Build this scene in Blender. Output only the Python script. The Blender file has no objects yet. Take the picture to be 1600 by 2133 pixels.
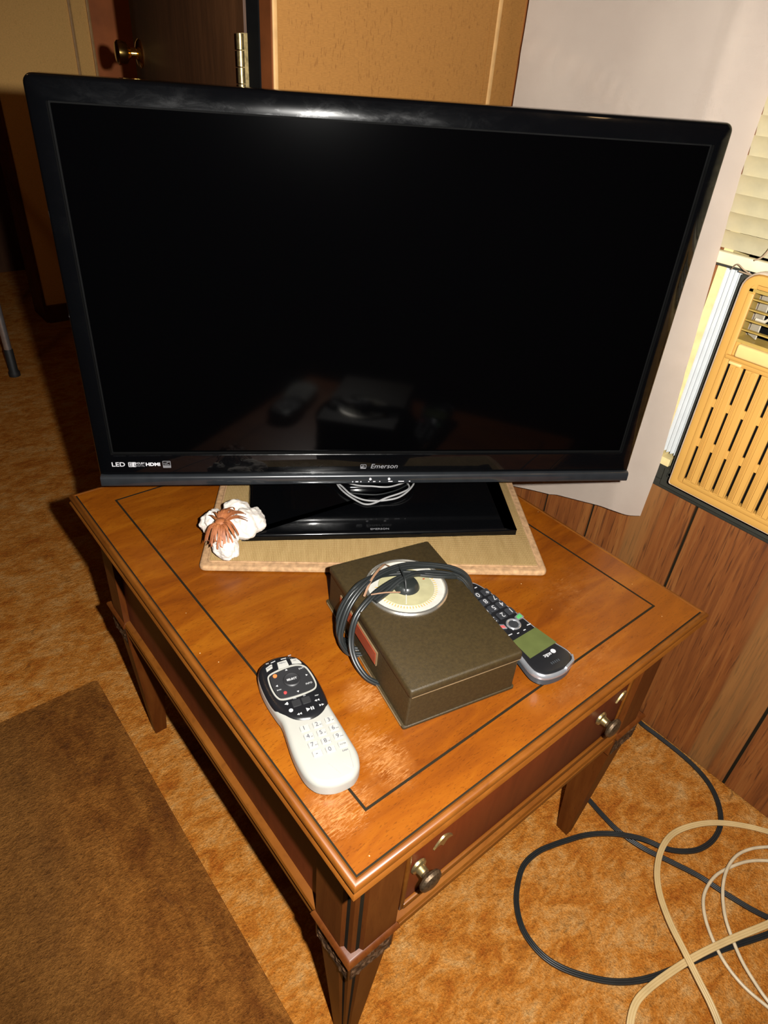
import bpy, bmesh, math, random
from mathutils import Vector, Matrix, noise
random.seed(7)
S = bpy.context.scene
COL = S.collection
PI = math.pi

# ------------------------------------------------------------------ camera
CAM = Vector((-0.18474, -0.20358, 1.05728))
YAW, PITCH, ROLL, FPX = 0.7272, 0.6116, 0.0841, 1395.23
ca, sa, cb, sb = math.cos(YAW), math.sin(YAW), math.cos(PITCH), math.sin(PITCH)
FWD = Vector((sa*cb, ca*cb, -sb)); R0 = Vector((ca, -sa, 0)); U0 = R0.cross(FWD)
RGT = R0*math.cos(ROLL) + U0*math.sin(ROLL); UPV = -R0*math.sin(ROLL) + U0*math.cos(ROLL)
cd = bpy.data.cameras.new('camera'); cam = bpy.data.objects.new('camera', cd); COL.objects.link(cam)
M = Matrix((RGT, UPV, -FWD)).transposed().to_4x4(); M.translation = CAM
cam.matrix_world = M
cd.sensor_fit = 'HORIZONTAL'; cd.sensor_width = 36.0; cd.lens = FPX/1600*36; cd.clip_start = 0.01
S.camera = cam

# ------------------------------------------------------------------ world, lights, exposure
S.view_settings.view_transform = 'Standard'; S.view_settings.look = 'None'
S.view_settings.exposure = 0.0; S.view_settings.gamma = 1.0; S.view_settings.use_curve_mapping = False
w = bpy.data.worlds.new('world'); S.world = w; w.use_nodes = True
w.node_tree.nodes['Background'].inputs[0].default_value = (1.0, 0.55, 0.28, 1)
w.node_tree.nodes['Background'].inputs[1].default_value = 0.02
def lamp(name, kind, loc, power, color, size=0.02, target=None, spot=None, blend=0.5):
    l = bpy.data.lights.new(name, kind); l.energy = power; l.color = color
    if kind in ('POINT', 'SPOT'): l.shadow_soft_size = size
    else: l.size = size
    if spot: l.spot_size = spot; l.spot_blend = blend
    o = bpy.data.objects.new(name, l); COL.objects.link(o); o.location = loc
    if target is not None: o.rotation_euler = (Vector(target)-Vector(loc)).to_track_quat('-Z', 'Y').to_euler()
    return o
FLASH = CAM + Vector((0.057, -0.035, 0.022))
lamp('camera_flash', 'SPOT', FLASH, 100, (1.0, 0.97, 0.92), 0.008, FLASH + FWD, math.radians(112), 0.55)
lamp('room_lamp', 'POINT', (1.0-0.55, -1.3, 2.0), 2.2, (1.0, 0.62, 0.30), 0.05)
lamp('hall_fill', 'POINT', (-0.45, 1.5, 2.0), 3.0, (1.0, 0.60, 0.28), 0.05)  # added fill with no known source, brightens the far hall walls

# ------------------------------------------------------------------ materials
def srgb(r, g, b):
    f = lambda c: (c/255/12.92) if c/255 <= 0.04045 else ((c/255+0.055)/1.055)**2.4
    return (f(r), f(g), f(b), 1)
def base_mat(name, color=(.5, .5, .5, 1), rough=.5, metal=0, spec=.5, coat=0, coat_rough=.1, **kw):
    m = bpy.data.materials.new(name); m.use_nodes = True
    b = m.node_tree.nodes['Principled BSDF']
    b.inputs['Base Color'].default_value = color if len(color) == 4 else (*color, 1)
    b.inputs['Roughness'].default_value = rough; b.inputs['Metallic'].default_value = metal
    b.inputs['Specular IOR Level'].default_value = spec
    b.inputs['Coat Weight'].default_value = coat; b.inputs['Coat Roughness'].default_value = coat_rough
    return m, m.node_tree, b
def N(nt, t, **kw):
    n = nt.nodes.new(t)
    for k, v in kw.items(): setattr(n, k, v)
    return n
def coords(nt, scale=(1, 1, 1), rot=(0, 0, 0), loc=(0, 0, 0)):
    tc = N(nt, 'ShaderNodeTexCoord'); mp = N(nt, 'ShaderNodeMapping')
    mp.inputs['Scale'].default_value = scale; mp.inputs['Rotation'].default_value = rot; mp.inputs['Location'].default_value = loc
    nt.links.new(tc.outputs['Object'], mp.inputs['Vector']); return mp.outputs['Vector']
def nz(nt, vec, scale, detail=4, rough=.5, dist=0):
    n = N(nt, 'ShaderNodeTexNoise'); n.inputs['Scale'].default_value = scale; n.inputs['Detail'].default_value = detail
    n.inputs['Roughness'].default_value = rough; n.inputs['Distortion'].default_value = dist
    nt.links.new(vec, n.inputs['Vector']); return n.outputs['Fac']
def ramp(nt, fac, stops):
    r = N(nt, 'ShaderNodeValToRGB'); e = r.color_ramp.elements
    e[0].position, e[0].color = stops[0][0], (*stops[0][1][:3], 1)
    e[1].position, e[1].color = stops[-1][0], (*stops[-1][1][:3], 1)
    for p, c in stops[1:-1]:
        k = e.new(p); k.color = (*c[:3], 1)
    nt.links.new(fac, r.inputs['Fac']); return r.outputs['Color']
def mix(nt, fac, a, b, mode='MIX'):
    m = N(nt, 'ShaderNodeMix', data_type='RGBA', blend_type=mode)
    for s, v in ((0, fac), (6, a), (7, b)):
        if hasattr(v, 'is_linked') or isinstance(v, bpy.types.NodeSocket): nt.links.new(v, m.inputs[s])
        else: m.inputs[s].default_value = v
    return m.outputs[2]
def mth(nt, op, a, b=0.0, clamp=False):
    m = N(nt, 'ShaderNodeMath', operation=op); m.use_clamp = clamp
    for s, v in ((0, a), (1, b)):
        if isinstance(v, bpy.types.NodeSocket): nt.links.new(v, m.inputs[s])
        else: m.inputs[s].default_value = v
    return m.outputs[0]
def bump(nt, b, h, strength=.3, dist=.001):
    n = N(nt, 'ShaderNodeBump'); n.inputs['Strength'].default_value = strength; n.inputs['Distance'].default_value = dist
    nt.links.new(h, n.inputs['Height']); nt.links.new(n.outputs[0], b.inputs['Normal'])
def plain(name, color, rough=.5, metal=0, spec=.5, coat=0, var=.12, vscale=60, bmp=0, coat_rough=.1):
    """one colour with slight procedural variation"""
    m, nt, b = base_mat(name, color, rough, metal, spec, coat, coat_rough)
    v = coords(nt); f = nz(nt, v, vscale, 4)
    c = color[:3]
    col = ramp(nt, f, [(.3, [x*(1-var) for x in c]), (.7, [min(1, x*(1+var)) for x in c])])
    nt.links.new(col, b.inputs['Base Color'])
    if bmp: bump(nt, b, nz(nt, v, vscale*6, 3), bmp, .0006)
    return m
def wood(name, dark, mid, light, grain=(1, 1, 1), rot=(0, 0, 0), scale=9, rough=.35, coat=.3, pores=.5, pore_col=None, spec=.5, pscale=9):
    m, nt, b = base_mat(name, mid, rough, 0, spec, coat, .22)
    v = coords(nt, grain, rot)
    f1 = nz(nt, v, scale, 6, .6, 1.2); f2 = nz(nt, v, scale*.25, 3, .5, .5)
    f = mth(nt, 'ADD', mth(nt, 'MULTIPLY', f1, .6), mth(nt, 'MULTIPLY', f2, .4))
    col = ramp(nt, f, [(.33, dark), (.5, mid), (.67, light)])
    p = nz(nt, v, scale*pscale, 2, .5, .3)
    pf = ramp(nt, p, [(.60, (0, 0, 0)), (.70, (1, 1, 1))])
    col = mix(nt, mth(nt, 'MULTIPLY', pf, pores), col, pore_col or tuple(x*.35 for x in dark[:3])+(1,))
    nt.links.new(col, b.inputs['Base Color']); bump(nt, b, p, .15, .0004)
    return m, nt, b, col

def tabletop_material():
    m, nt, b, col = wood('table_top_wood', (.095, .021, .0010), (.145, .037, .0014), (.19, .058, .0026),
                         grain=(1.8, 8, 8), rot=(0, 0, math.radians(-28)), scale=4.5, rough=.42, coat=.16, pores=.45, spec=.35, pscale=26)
    # worn finish: pale scratch patches at three spots on the varnish
    v = coords(nt); sep = N(nt, 'ShaderNodeSeparateXYZ'); nt.links.new(v, sep.inputs[0])
    tot = None
    for cx, cy, rx, ry in ((.02, .055, .05, .035), (.085, .075, .03, .05), (.115, .14, .028, .03), (.345, .035, .11, .035),
                           (.43, .12, .06, .05), (.30, .02, .06, .02), (.36, .22, .03, .035)):
        dx = mth(nt, 'DIVIDE', mth(nt, 'SUBTRACT', sep.outputs[0], cx), rx)
        dy = mth(nt, 'DIVIDE', mth(nt, 'SUBTRACT', sep.outputs[1], cy), ry)
        d = mth(nt, 'SUBTRACT', 1.0, mth(nt, 'ADD', mth(nt, 'MULTIPLY', dx, dx), mth(nt, 'MULTIPLY', dy, dy)), True)
        d = mth(nt, 'MULTIPLY', d, 1.0 if cx < .12 else .42)
        tot = d if tot is None else mth(nt, 'MAXIMUM', tot, d)
    s1 = nz(nt, coords(nt, (1, 6, 1), (0, 0, 1.15)), 60, 6, .75, 1.6)
    s2 = nz(nt, coords(nt, (1, 5, 1), (0, 0, -.35)), 48, 6, .78, 2.2)
    s = mth(nt, 'MAXIMUM', s1, s2)
    k = mth(nt, 'MULTIPLY', mth(nt, 'SUBTRACT', mth(nt, 'ADD', s, mth(nt, 'MULTIPLY', tot, .16)), .63), 7, True)
    k = mth(nt, 'MULTIPLY', k, mth(nt, 'MULTIPLY', tot, 1.5, True))
    col2 = mix(nt, mth(nt, 'MULTIPLY', k, .8), col, (.30, .135, .040, 1))
    haze = nz(nt, coords(nt), 34, 4, .7)
    hz_ = mth(nt, 'MULTIPLY', mth(nt, 'MULTIPLY', tot, .55, True), ramp(nt, haze, [(.42, (0, 0, 0)), (.62, (1, 1, 1))]))
    col2 = mix(nt, hz_, col2, (.23, .085, .018, 1))
    # dust specks
    vo = N(nt, 'ShaderNodeTexVoronoi'); vo.inputs['Scale'].default_value = 60; nt.links.new(v, vo.inputs['Vector'])
    sp = mth(nt, 'LESS_THAN', vo.outputs['Distance'], .035)
    rnd = mth(nt, 'GREATER_THAN', nz(nt, v, 21, 1), .56)
    col3 = mix(nt, mth(nt, 'MULTIPLY', mth(nt, 'MULTIPLY', sp, rnd), .8), col2, (.6, .4, .2, 1))
    nt.links.new(col3, b.inputs['Base Color'])
    r = mth(nt, 'ADD', .36, mth(nt, 'MULTIPLY', k, .3)); nt.links.new(r, b.inputs['Roughness'])
    return m
M_top = tabletop_material()
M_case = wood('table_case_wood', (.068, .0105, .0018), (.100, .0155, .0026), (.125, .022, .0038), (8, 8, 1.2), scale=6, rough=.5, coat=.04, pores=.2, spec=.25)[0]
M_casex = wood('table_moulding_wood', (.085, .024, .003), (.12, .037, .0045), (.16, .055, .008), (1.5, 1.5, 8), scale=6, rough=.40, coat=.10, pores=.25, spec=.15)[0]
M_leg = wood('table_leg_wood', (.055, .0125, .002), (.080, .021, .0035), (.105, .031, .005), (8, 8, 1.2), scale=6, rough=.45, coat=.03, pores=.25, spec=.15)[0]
M_carve = plain('carved_dark_wood', (.048, .024, .011), .7, spec=.12, var=.6, vscale=180)
M_inlay = plain('inlay_strip', (.010, .007, .003), .6, spec=.15)
M_groove = plain('panel_groove', (.010, .007, .003), .85, spec=.1)
M_brass = plain('antique_brass', (.36, .27, .12), .35, .9, var=.4, vscale=200)
M_brassb = plain('polished_brass', (.85, .55, .16), .14, 1.0)
M_bronze = plain('dark_bronze_knob', (.085, .055, .03), .4, .7, var=.5, vscale=300, bmp=.4)
def panelling():
    m, nt, b, col = wood('wall_panelling', (.10, .026, .0045), (.175, .052, .0095), (.235, .088, .020), grain=(8, 8, .4), scale=9, rough=.55, coat=.03, pores=.7, pscale=5)
    v = coords(nt, (1, 9, .35)); st = nz(nt, v, 1.6, 2)
    pale = ramp(nt, st, [(.60, (0, 0, 0)), (.66, (1, 1, 1))])
    gl = ramp(nt, nz(nt, coords(nt, (11, 11, .30)), 20, 4, .6, .6), [(.57, (0, 0, 0)), (.64, (1, 1, 1))])
    col = mix(nt, mth(nt, 'MULTIPLY', gl, .6), col, (.055, .016, .004, 1))
    col = mix(nt, mth(nt, 'MULTIPLY', pale, .4), col, (.235, .125, .038, 1))
    nt.links.new(col, b.inputs['Base Color']); return m
M_panel = panelling()
def carpet(name, cols, stretch=(1, 1, 1), sc=9, fleck=(.10, .045, .012), worn=None):
    m, nt, b = base_mat(name, cols[1], .95, 0, .1)
    v = coords(nt, stretch, (0, 0, .6))
    a = nz(nt, v, sc*1.7, 7, .78, .5); a2 = nz(nt, v, sc*.3, 3)
    f = mth(nt, 'ADD', mth(nt, 'MULTIPLY', a, .8), mth(nt, 'MULTIPLY', a2, .2))
    col = ramp(nt, f, [(.38, cols[0]), (.47, cols[1]), (.54, cols[2]), (.63, cols[3])])
    d = nz(nt, v, sc*2.2, 6, .8, 1.2); df = ramp(nt, d, [(.57, (0, 0, 0)), (.66, (1, 1, 1))])
    col = mix(nt, mth(nt, 'MULTIPLY', df, .5), col, (*fleck, 1))
    if worn:  # greyer inner zone: flash haze put into the rug's colour
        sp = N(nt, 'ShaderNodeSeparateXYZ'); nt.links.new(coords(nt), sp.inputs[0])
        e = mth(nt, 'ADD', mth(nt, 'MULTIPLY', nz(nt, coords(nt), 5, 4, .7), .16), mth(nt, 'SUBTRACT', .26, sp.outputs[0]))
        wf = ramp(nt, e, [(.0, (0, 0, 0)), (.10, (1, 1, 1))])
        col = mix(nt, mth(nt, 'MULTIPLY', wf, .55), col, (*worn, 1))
    fine = nz(nt, coords(nt, (1, 1, 1)), 330, 3, .7); mid = nz(nt, coords(nt, (1, 2.2, 1), (0, 0, .9)), 75, 4, .75)
    ff = ramp(nt, mth(nt, 'ADD', mth(nt, 'MULTIPLY', fine, .5), mth(nt, 'MULTIPLY', mid, .5)), [(.36, (.62, .58, .52)), (.64, (1.30, 1.32, 1.4))])
    col = mix(nt, 1.0, col, ff, 'MULTIPLY')
    nt.links.new(col, b.inputs['Base Color']); bump(nt, b, mth(nt, 'ADD', fine, mid), 1.0, .004)
    return m
M_carpet = carpet('gold_carpet', [(.31, .085, .008), (.41, .145, .018), (.47, .20, .042), (.50, .27, .09)], (1, 1.6, 1), 11)
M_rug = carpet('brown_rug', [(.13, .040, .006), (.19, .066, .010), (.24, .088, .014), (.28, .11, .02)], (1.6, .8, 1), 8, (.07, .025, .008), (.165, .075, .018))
def wallpaper(name, c, streak):
    m, nt, b = base_mat(name, c, .75, 0, .2)
    a = nz(nt, coords(nt, (1, 1, .22)), 480, 2, .6); big = nz(nt, coords(nt), 9, 3)
    k = ramp(nt, mth(nt, 'ADD', a, mth(nt, 'MULTIPLY', big, .15)), [(.68, (0, 0, 0)), (.76, (1, 1, 1))])
    fine = nz(nt, coords(nt, (1, 1, 8)), 160, 2); fr = ramp(nt, fine, [(.3, (.9, .9, .9)), (.7, (1.1, 1.1, 1.1))])
    col = mix(nt, mth(nt, 'MULTIPLY', k, .5), (*c[:3], 1), (*streak[:3], 1)); col = mix(nt, 1.0, col, fr, 'MULTIPLY')
    nt.links.new(col, b.inputs['Base Color']); return m
M_paper = wallpaper('tan_wallpaper', (.235, .105, .024), (.12, .045, .009))
M_paperb = wallpaper('beige_wallpaper', (.74, .43, .14), (.56, .30, .09))
M_batten = plain('cream_batten', (.42, .24, .09), .5)
M_redwood = plain('red_brown_trim', (.10, .028, .007), .6, spec=.15, var=.25, vscale=20)
M_orange = plain('orange_brown_panel', (.42, .12, .03), .5, var=.2, vscale=12)
M_darkdoor = wood('dark_door_wood', (.03, .0115, .0035), (.05, .019, .006), (.07, .027, .009), (8, 8, 1), scale=5, rough=.6, coat=0, pores=.3, spec=.2)[0]
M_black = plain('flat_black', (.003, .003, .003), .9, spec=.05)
M_ceil = plain('ceiling_paint', (.55, .48, .38), .9)
M_plainw = plain('brown_room_wall', (.25, .13, .05), .8)
def gloss_black(name, haze=.5, rough=.03, base=(.0011, .0012, .0015), spec=.07):
    m, nt, b = base_mat(name, base, .24, 0, spec, .5, rough)
    v = coords(nt, (1, 1, 2.2)); n = nz(nt, v, 26, 6, .75, .8)
    r = ramp(nt, n, [(.45, (.04,)*3), (.66, (spec*(1+haze),)*3)]); nt.links.new(r, b.inputs['Specular IOR Level'])
    r2 = ramp(nt, nz(nt, v, 9, 4), [(.4, (.16,)*3), (.6, (.30,)*3)]); nt.links.new(r2, b.inputs['Roughness'])
    return m
M_bezel = gloss_black('gloss_black_plastic', 1.0, .035)
M_basegl = gloss_black('gloss_black_base', .3, .07, spec=.06)
M_screen, _nt, _b = base_mat('lcd_screen', (.0004, .0004, .0005), .09, 0, .15)
M_strip = plain('charcoal_plastic', (.012, .0135, .0155), .25, spec=.4, coat=.8, coat_rough=.07)
M_mark = plain('silver_print', (.42, .42, .44), .4)
M_markd = plain('dim_grey_print', (.16, .16, .17), .4)
def burlap():
    m, nt, b = base_mat('burlap_weave', (.42, .30, .15), .9, 0, .15)
    v = coords(nt)
    w1 = N(nt, 'ShaderNodeTexWave', wave_type='BANDS', bands_direction='X'); w2 = N(nt, 'ShaderNodeTexWave', wave_type='BANDS', bands_direction='Y')
    for q in (w1, w2):
        q.inputs['Scale'].default_value = 150; q.inputs['Distortion'].default_value = 2.0; q.inputs['Detail'].default_value = 2
        q.inputs['Detail Scale'].default_value = 1.5; nt.links.new(v, q.inputs['Vector'])
    f = mth(nt, 'MULTIPLY', w1.outputs['Fac'], w2.outputs['Fac'])
    big = nz(nt, coords(nt, (6, 1, 1)), 30, 4)
    col = ramp(nt, mth(nt, 'ADD', mth(nt, 'MULTIPLY', f, .7), mth(nt, 'MULTIPLY', big, .3)), [(.05, (.16, .095, .03)), (.4, (.29, .195, .08)), (.8, (.36, .26, .125))])
    nt.links.new(col, b.inputs['Base Color']); bump(nt, b, f, .6, .001); return m
M_burlap = burlap()
M_bind = plain('mat_binding', (.29, .175, .09), .9, spec=.1, var=.25, vscale=160, bmp=.5)
M_cotton, nt, b = base_mat('cotton_fluff', (.50, .455, .41), 1.0, 0, 0)
b.inputs['Subsurface Weight'].default_value = .35; b.inputs['Subsurface Scale'].default_value = .004; b.inputs['Subsurface Radius'].default_value = (1, .7, .5)
bump(nt, b, nz(nt, coords(nt), 240, 6, .7), .5, .0015)
M_bract = wood('dry_bract', (.14, .038, .011), (.24, .075, .022), (.36, .14, .045), (1, 1, 1), scale=80, rough=.6, coat=0, pores=.4)[0]
M_box = plain('brown_enamel', (.0245, .0155, .0045), .50, spec=.35, coat=.0, var=.2, vscale=300, bmp=.5)
M_boxlt = plain('worn_enamel_edge', (.11, .07, .035), .4)
M_dialw = plain('dial_white', (.33, .32, .285), .35)
M_dialc = plain('dial_cream', (.25, .23, .13), .4)
M_chrome = plain('dulled_chrome', (.55, .52, .46), .25, .9)
M_knobb = plain('black_knob', (.012, .014, .013), .3)
M_redlab = plain('red_label', (.20, .032, .010), .5)
M_cord = plain('black_rubber_cord', (.011, .0125, .0125), .36, spec=.4)
M_tie = plain('twist_tie', (.16, .085, .045), .6)
M_rwhite = plain('white_remote_plastic', (.235, .23, .205), .35, var=.02)
M_rkey = plain('white_key', (.262, .257, .235), .4, var=.02)
M_rprint = plain('key_print', (.045, .045, .06), .6)
M_rblack = plain('black_remote_plastic', (.006, .006, .007), .25)
M_rdark = plain('black_rubber_key', (.011, .011, .012), .5)
M_rwmark = plain('white_print', (.32, .32, .32), .5)
M_rorange = plain('orange_key', (.45, .12, .03), .5)
M_rred = plain('red_key', (.42, .03, .03), .5)
M_pblack = plain('handset_black', (.008, .008, .009), .22)
M_psilver = plain('handset_silver', (.40, .41, .44), .22, .75)
M_pside = plain('handset_side_grey', (.03, .035, .04), .3)
M_lcd = plain('green_lcd', (.060, .072, .022), .3)
M_pkey = plain('handset_key', (.020, .021, .024), .35)
M_pnum = plain('handset_digits', (.30, .30, .31), .5)
M_green = plain('green_talk_key', (.06, .26, .08), .4)
M_pink = plain('red_end_key', (.42, .06, .06), .4)
M_acb = plain('yellowed_plastic', (.50, .265, .060), .42, var=.06, vscale=8)
M_acl = plain('cream_plastic', (.66, .45, .17), .42, var=.05)
M_acrim = plain('pale_casing', (.62, .50, .38), .4)
M_grille = plain('olive_grille', (.33, .22, .05), .45)
M_vane = plain('grey_vane', (.40, .36, .28), .5)
M_pleat = plain('white_vinyl_pleat', (.56, .58, .58), .5, var=.04)
M_cream = plain('cream_window_trim', (.62, .50, .24), .5)
M_gasket = plain('black_foam_gasket', (.016, .016, .010), .8)
M_blind = plain('ivory_blind', (.72, .64, .42), .45, var=.05)
M_cordw = plain('blind_cord', (.30, .21, .13), .8)
M_fc = plain('cream_flat_cord', (.44, .31, .14), .45, var=.1, vscale=30)
M_wc = plain('white_round_cable', (.46, .37, .24), .4)
M_alu = plain('aluminium', (.6, .6, .6), .3, .85)
M_rubber = plain('black_rubber', (.012, .012, .012), .6)
M_cable = plain('grey_thin_cable', (.22, .22, .22), .35)
M_glass, nt, b = base_mat('window_glass', (.02, .02, .025), .03, 0, .5); b.inputs['Transmission Weight'].default_value = .9
def sheet_mat():
    m, nt, b = base_mat('pinkish_sheet', (.6, .5, .43), .9, 0, .1)
    f = nz(nt, coords(nt), 6, 4); col = ramp(nt, f, [(.3, (.62, .515, .43)), (.7, (.71, .60, .50))])
    nt.links.new(col, b.inputs['Base Color']); bump(nt, b, nz(nt, coords(nt), 900, 2), .2, .0005)
    b.inputs['Subsurface Weight'].default_value = 0; return m
M_sheet = sheet_mat()

# ------------------------------------------------------------------ geometry helpers
def link(name, me, mat, parent=None, smooth=False):
    o = bpy.data.objects.new(name, me); COL.objects.link(o)
    if mat: me.materials.append(mat)
    if parent: o.parent = parent
    if smooth: me.shade_smooth()
    return o
def from_bm(name, bm, mat, parent=None, smooth=False):
    bmesh.ops.recalc_face_normals(bm, faces=bm.faces)
    me = bpy.data.meshes.new(name); bm.to_mesh(me); bm.free()
    if smooth:
        o = link(name, me, mat, parent); me.shade_smooth()
        me.set_sharp_from_angle(angle=math.radians(38)); return o
    return link(name, me, mat, parent)
def thing(name, label, cat, loc=(0, 0, 0), rz=0, group=None):
    o = bpy.data.objects.new(name, None); COL.objects.link(o); o.empty_display_size = .05
    o.location = loc; o.rotation_euler = (0, 0, rz); o['label'] = label; o['category'] = cat
    if group: o['group'] = group
    return o
def tag(o, label, cat, group=None):
    o['label'] = label; o['category'] = cat
    if group: o['group'] = group
    return o
def structure(o, label=None):
    o['kind'] = 'structure'
    if label: o['label'] = label
    return o
def add_box(bm, lo, hi, bev=0, seg=2):
    r = bmesh.ops.create_cube(bm, size=1)
    vs = r['verts']
    for v in vs: v.co = Vector([(lo[i]+hi[i])/2 + v.co[i]*(hi[i]-lo[i]) for i in range(3)])
    if bev:
        es = list({e for v in vs for e in v.link_edges})
        bmesh.ops.bevel(bm, geom=es, offset=bev, segments=seg, affect='EDGES', profile=.5)
def box(name, lo, hi, mat, parent=None, bev=0, seg=2):
    bm = bmesh.new(); add_box(bm, lo, hi, bev, seg); return from_bm(name, bm, mat, parent, bool(bev))
def boxes(name, lst, mat, parent=None, bev=0):
    bm = bmesh.new()
    for lo, hi in lst: add_box(bm, lo, hi, bev)
    return from_bm(name, bm, mat, parent, bool(bev))
def loft(name, loops, mat, parent=None, smooth=True, cap0=True, cap1=True, closed=True, into=None):
    bm = into or bmesh.new(); rows = []
    for lp in loops: rows.append([bm.verts.new(p) for p in lp])
    n = len(rows[0])
    for a, b2 in zip(rows, rows[1:]):
        for i in range(n if closed else n-1):
            j = (i+1) % n; bm.faces.new((a[i], a[j], b2[j], b2[i]))
    if cap0 and closed: bm.faces.new(rows[0][::-1])
    if cap1 and closed: bm.faces.new(rows[-1])
    if into: return
    return from_bm(name, bm, mat, parent, smooth)
def smooth_path(pts, sub=6, closed=False):
    P = [Vector(p) for p in pts]; out = []; n = len(P)
    rng = range(n) if closed else range(n-1)
    for i in rng:
        if closed: p0, p1, p2, p3 = P[i-1], P[i], P[(i+1) % n], P[(i+2) % n]
        else: p0, p1, p2, p3 = P[max(i-1, 0)], P[i], P[i+1], P[min(i+2, n-1)]
        for k in range(sub):
            t = k/sub
            out.append(.5*((2*p1)+(-p0+p2)*t+(2*p0-5*p1+4*p2-p3)*t*t+(-p0+3*p1-3*p2+p3)*t**3))
    if not closed: out.append(P[-1])
    return out
def sweep(name, pts, prof, mat, parent=None, sub=6, closed=False, up=(0, 0, 1), into=None, scale=None):
    """sweep closed 2D profile (side, up) along the smoothed path"""
    pp = smooth_path(pts, sub, closed) if sub > 1 else [Vector(p) for p in pts]
    n = len(pp); up = Vector(up); loops = []; last = None
    for i in range(n):
        t = (pp[(i+1) % n]-pp[i-1]) if closed else (pp[min(i+1, n-1)]-pp[max(i-1, 0)])
        t.normalize(); s = t.cross(up)
        if s.length < .15 and last is not None: s = last - t*last.dot(t)
        s.normalize()
        if last is not None and last.dot(s) < 0: s = -s
        last = s; u = s.cross(t)
        k = scale(i/(n-1)) if scale else 1
        loops.append([pp[i]+s*(a*k)+u*(c*k) for a, c in prof])
    if closed: loops.append(loops[0])
    if closed:
        bm = into or bmesh.new(); rows = [[bm.verts.new(p) for p in lp] for lp in loops[:-1]]; m = len(prof)
        for a in range(len(rows)):
            b2 = (a+1) % len(rows)
            for i in range(m):
                j = (i+1) % m; bm.faces.new((rows[a][i], rows[a][j], rows[b2][j], rows[b2][i]))
        if into: return
        return from_bm(name, bm, mat, parent, True)
    return loft(name, loops, mat, parent, into=into)
def circ(r, n=10): return [(r*math.cos(2*PI*i/n), r*math.sin(2*PI*i/n)) for i in range(n)]
def flatcord(w2, h, lobes=3, n=6):
    """ribbon cord profile: half width w2, half height h, with lobes side by side"""
    pts = []; lw = 2*w2/lobes
    for k in range(lobes):
        cx = -w2+lw*(k+.5)
        for i in range(n+1):
            a = PI - PI*i/n; pts.append((cx+lw/2*math.cos(a)*.98, h*(.72+.28*math.sin(a))))
    low = [(x, -y) for x, y in pts[::-1]]
    return pts+low
def rrect(x0, x1, y0, y1, r, n=5):
    out = []
    for cx, cy, a0 in ((x1-r, y1-r, 0), (x0+r, y1-r, PI/2), (x0+r, y0+r, PI), (x1-r, y0+r, 1.5*PI)):
        for i in range(n+1):
            a = a0+PI/2*i/n; out.append((cx+r*math.cos(a), cy+r*math.sin(a)))
    return out
def poly_smooth(pts, sub=4): return [(p.x, p.y) for p in smooth_path([(x, y, 0) for x, y in pts], sub, True)]
def inset(pts, d):
    """move a closed counter-clockwise 2D outline inwards by d"""
    n = len(pts); area = sum(pts[i][0]*pts[(i+1) % n][1]-pts[(i+1) % n][0]*pts[i][1] for i in range(n))
    sg = 1 if area > 0 else -1; out = []
    for i in range(n):
        a, c = Vector(pts[i-1]), Vector(pts[(i+1) % n]); t = (c-a)
        if t.length < 1e-9: out.append(pts[i]); continue
        t.normalize(); out.append((pts[i][0]-t.y*d*sg, pts[i][1]+t.x*d*sg))
    return out
def slab(name, outline, z0, z1, mat, parent=None, bev=0, seg=3, botbev=0, zf=None):
    """extruded outline with a rounded upper rim; zf(x,y) may tilt/curve the top"""
    loops = []; zf = zf or (lambda x, y: 0)
    if botbev: loops.append([(x, y, z0) for x, y in inset(outline, botbev)]); loops.append([(x, y, z0+botbev) for x, y in outline])
    else: loops.append([(x, y, z0) for x, y in outline])
    if bev:
        for i in range(seg+1):
            a = PI/2*i/seg; q = inset(outline, bev*(1-math.cos(a)))
            loops.append([(x, y, z1+zf(x, y)-bev*(1-math.sin(a))) for x, y in q])
    else: loops.append([(x, y, z1+zf(x, y)) for x, y in outline])
    return loft(name, loops, mat, parent)
def lathe(name, prof, mat, parent=None, n=24, mtx=None):
    """prof: (radius, height) pairs around z"""
    loops = [[Vector((max(r, 1e-5)*math.cos(2*PI*i/n), max(r, 1e-5)*math.sin(2*PI*i/n), h)) for i in range(n)] for r, h in prof]
    if mtx: loops = [[mtx @ v for v in lp] for lp in loops]
    return loft(name, loops, mat, parent)
def frame_mtx(origin, xa, ya):
    xa = Vector(xa).normalized(); ya = Vector(ya).normalized(); za = xa.cross(ya)
    m = Matrix((xa, ya, za)).transposed().to_4x4(); m.translation = Vector(origin); return m
def text(name, s, size, mat, parent, mtx, ext=.0001, align='CENTER', bold=0, shear=0, sx=1.0):
    cu = bpy.data.curves.new(name, 'FONT'); cu.body = s; cu.size = size; cu.extrude = ext; cu.offset = bold; cu.shear = shear
    cu.align_x = align; cu.align_y = 'CENTER'; cu.resolution_u = 3
    tmp = bpy.data.objects.new('tmp', cu); COL.objects.link(tmp)
    dg = bpy.context.evaluated_depsgraph_get(); me = bpy.data.meshes.new_from_object(tmp.evaluated_get(dg))
    bpy.data.objects.remove(tmp); bpy.data.curves.remove(cu)
    me.transform(Matrix.Diagonal((sx, 1, 1, 1))); me.transform(mtx); me.materials.clear()
    return link(name, me, mat, parent)
def grid(name, fn, nu, nv, mat, parent=None, thick=0):
    bm = bmesh.new(); vs = [[bm.verts.new(fn(i/nu, j/nv)) for j in range(nv+1)] for i in range(nu+1)]
    for i in range(nu):
        for j in range(nv): bm.faces.new((vs[i][j], vs[i+1][j], vs[i+1][j+1], vs[i][j+1]))
    if thick: bmesh.ops.solidify(bm, geom=bm.faces[:], thickness=thick)
    return from_bm(name, bm, mat, parent, True)

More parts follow.
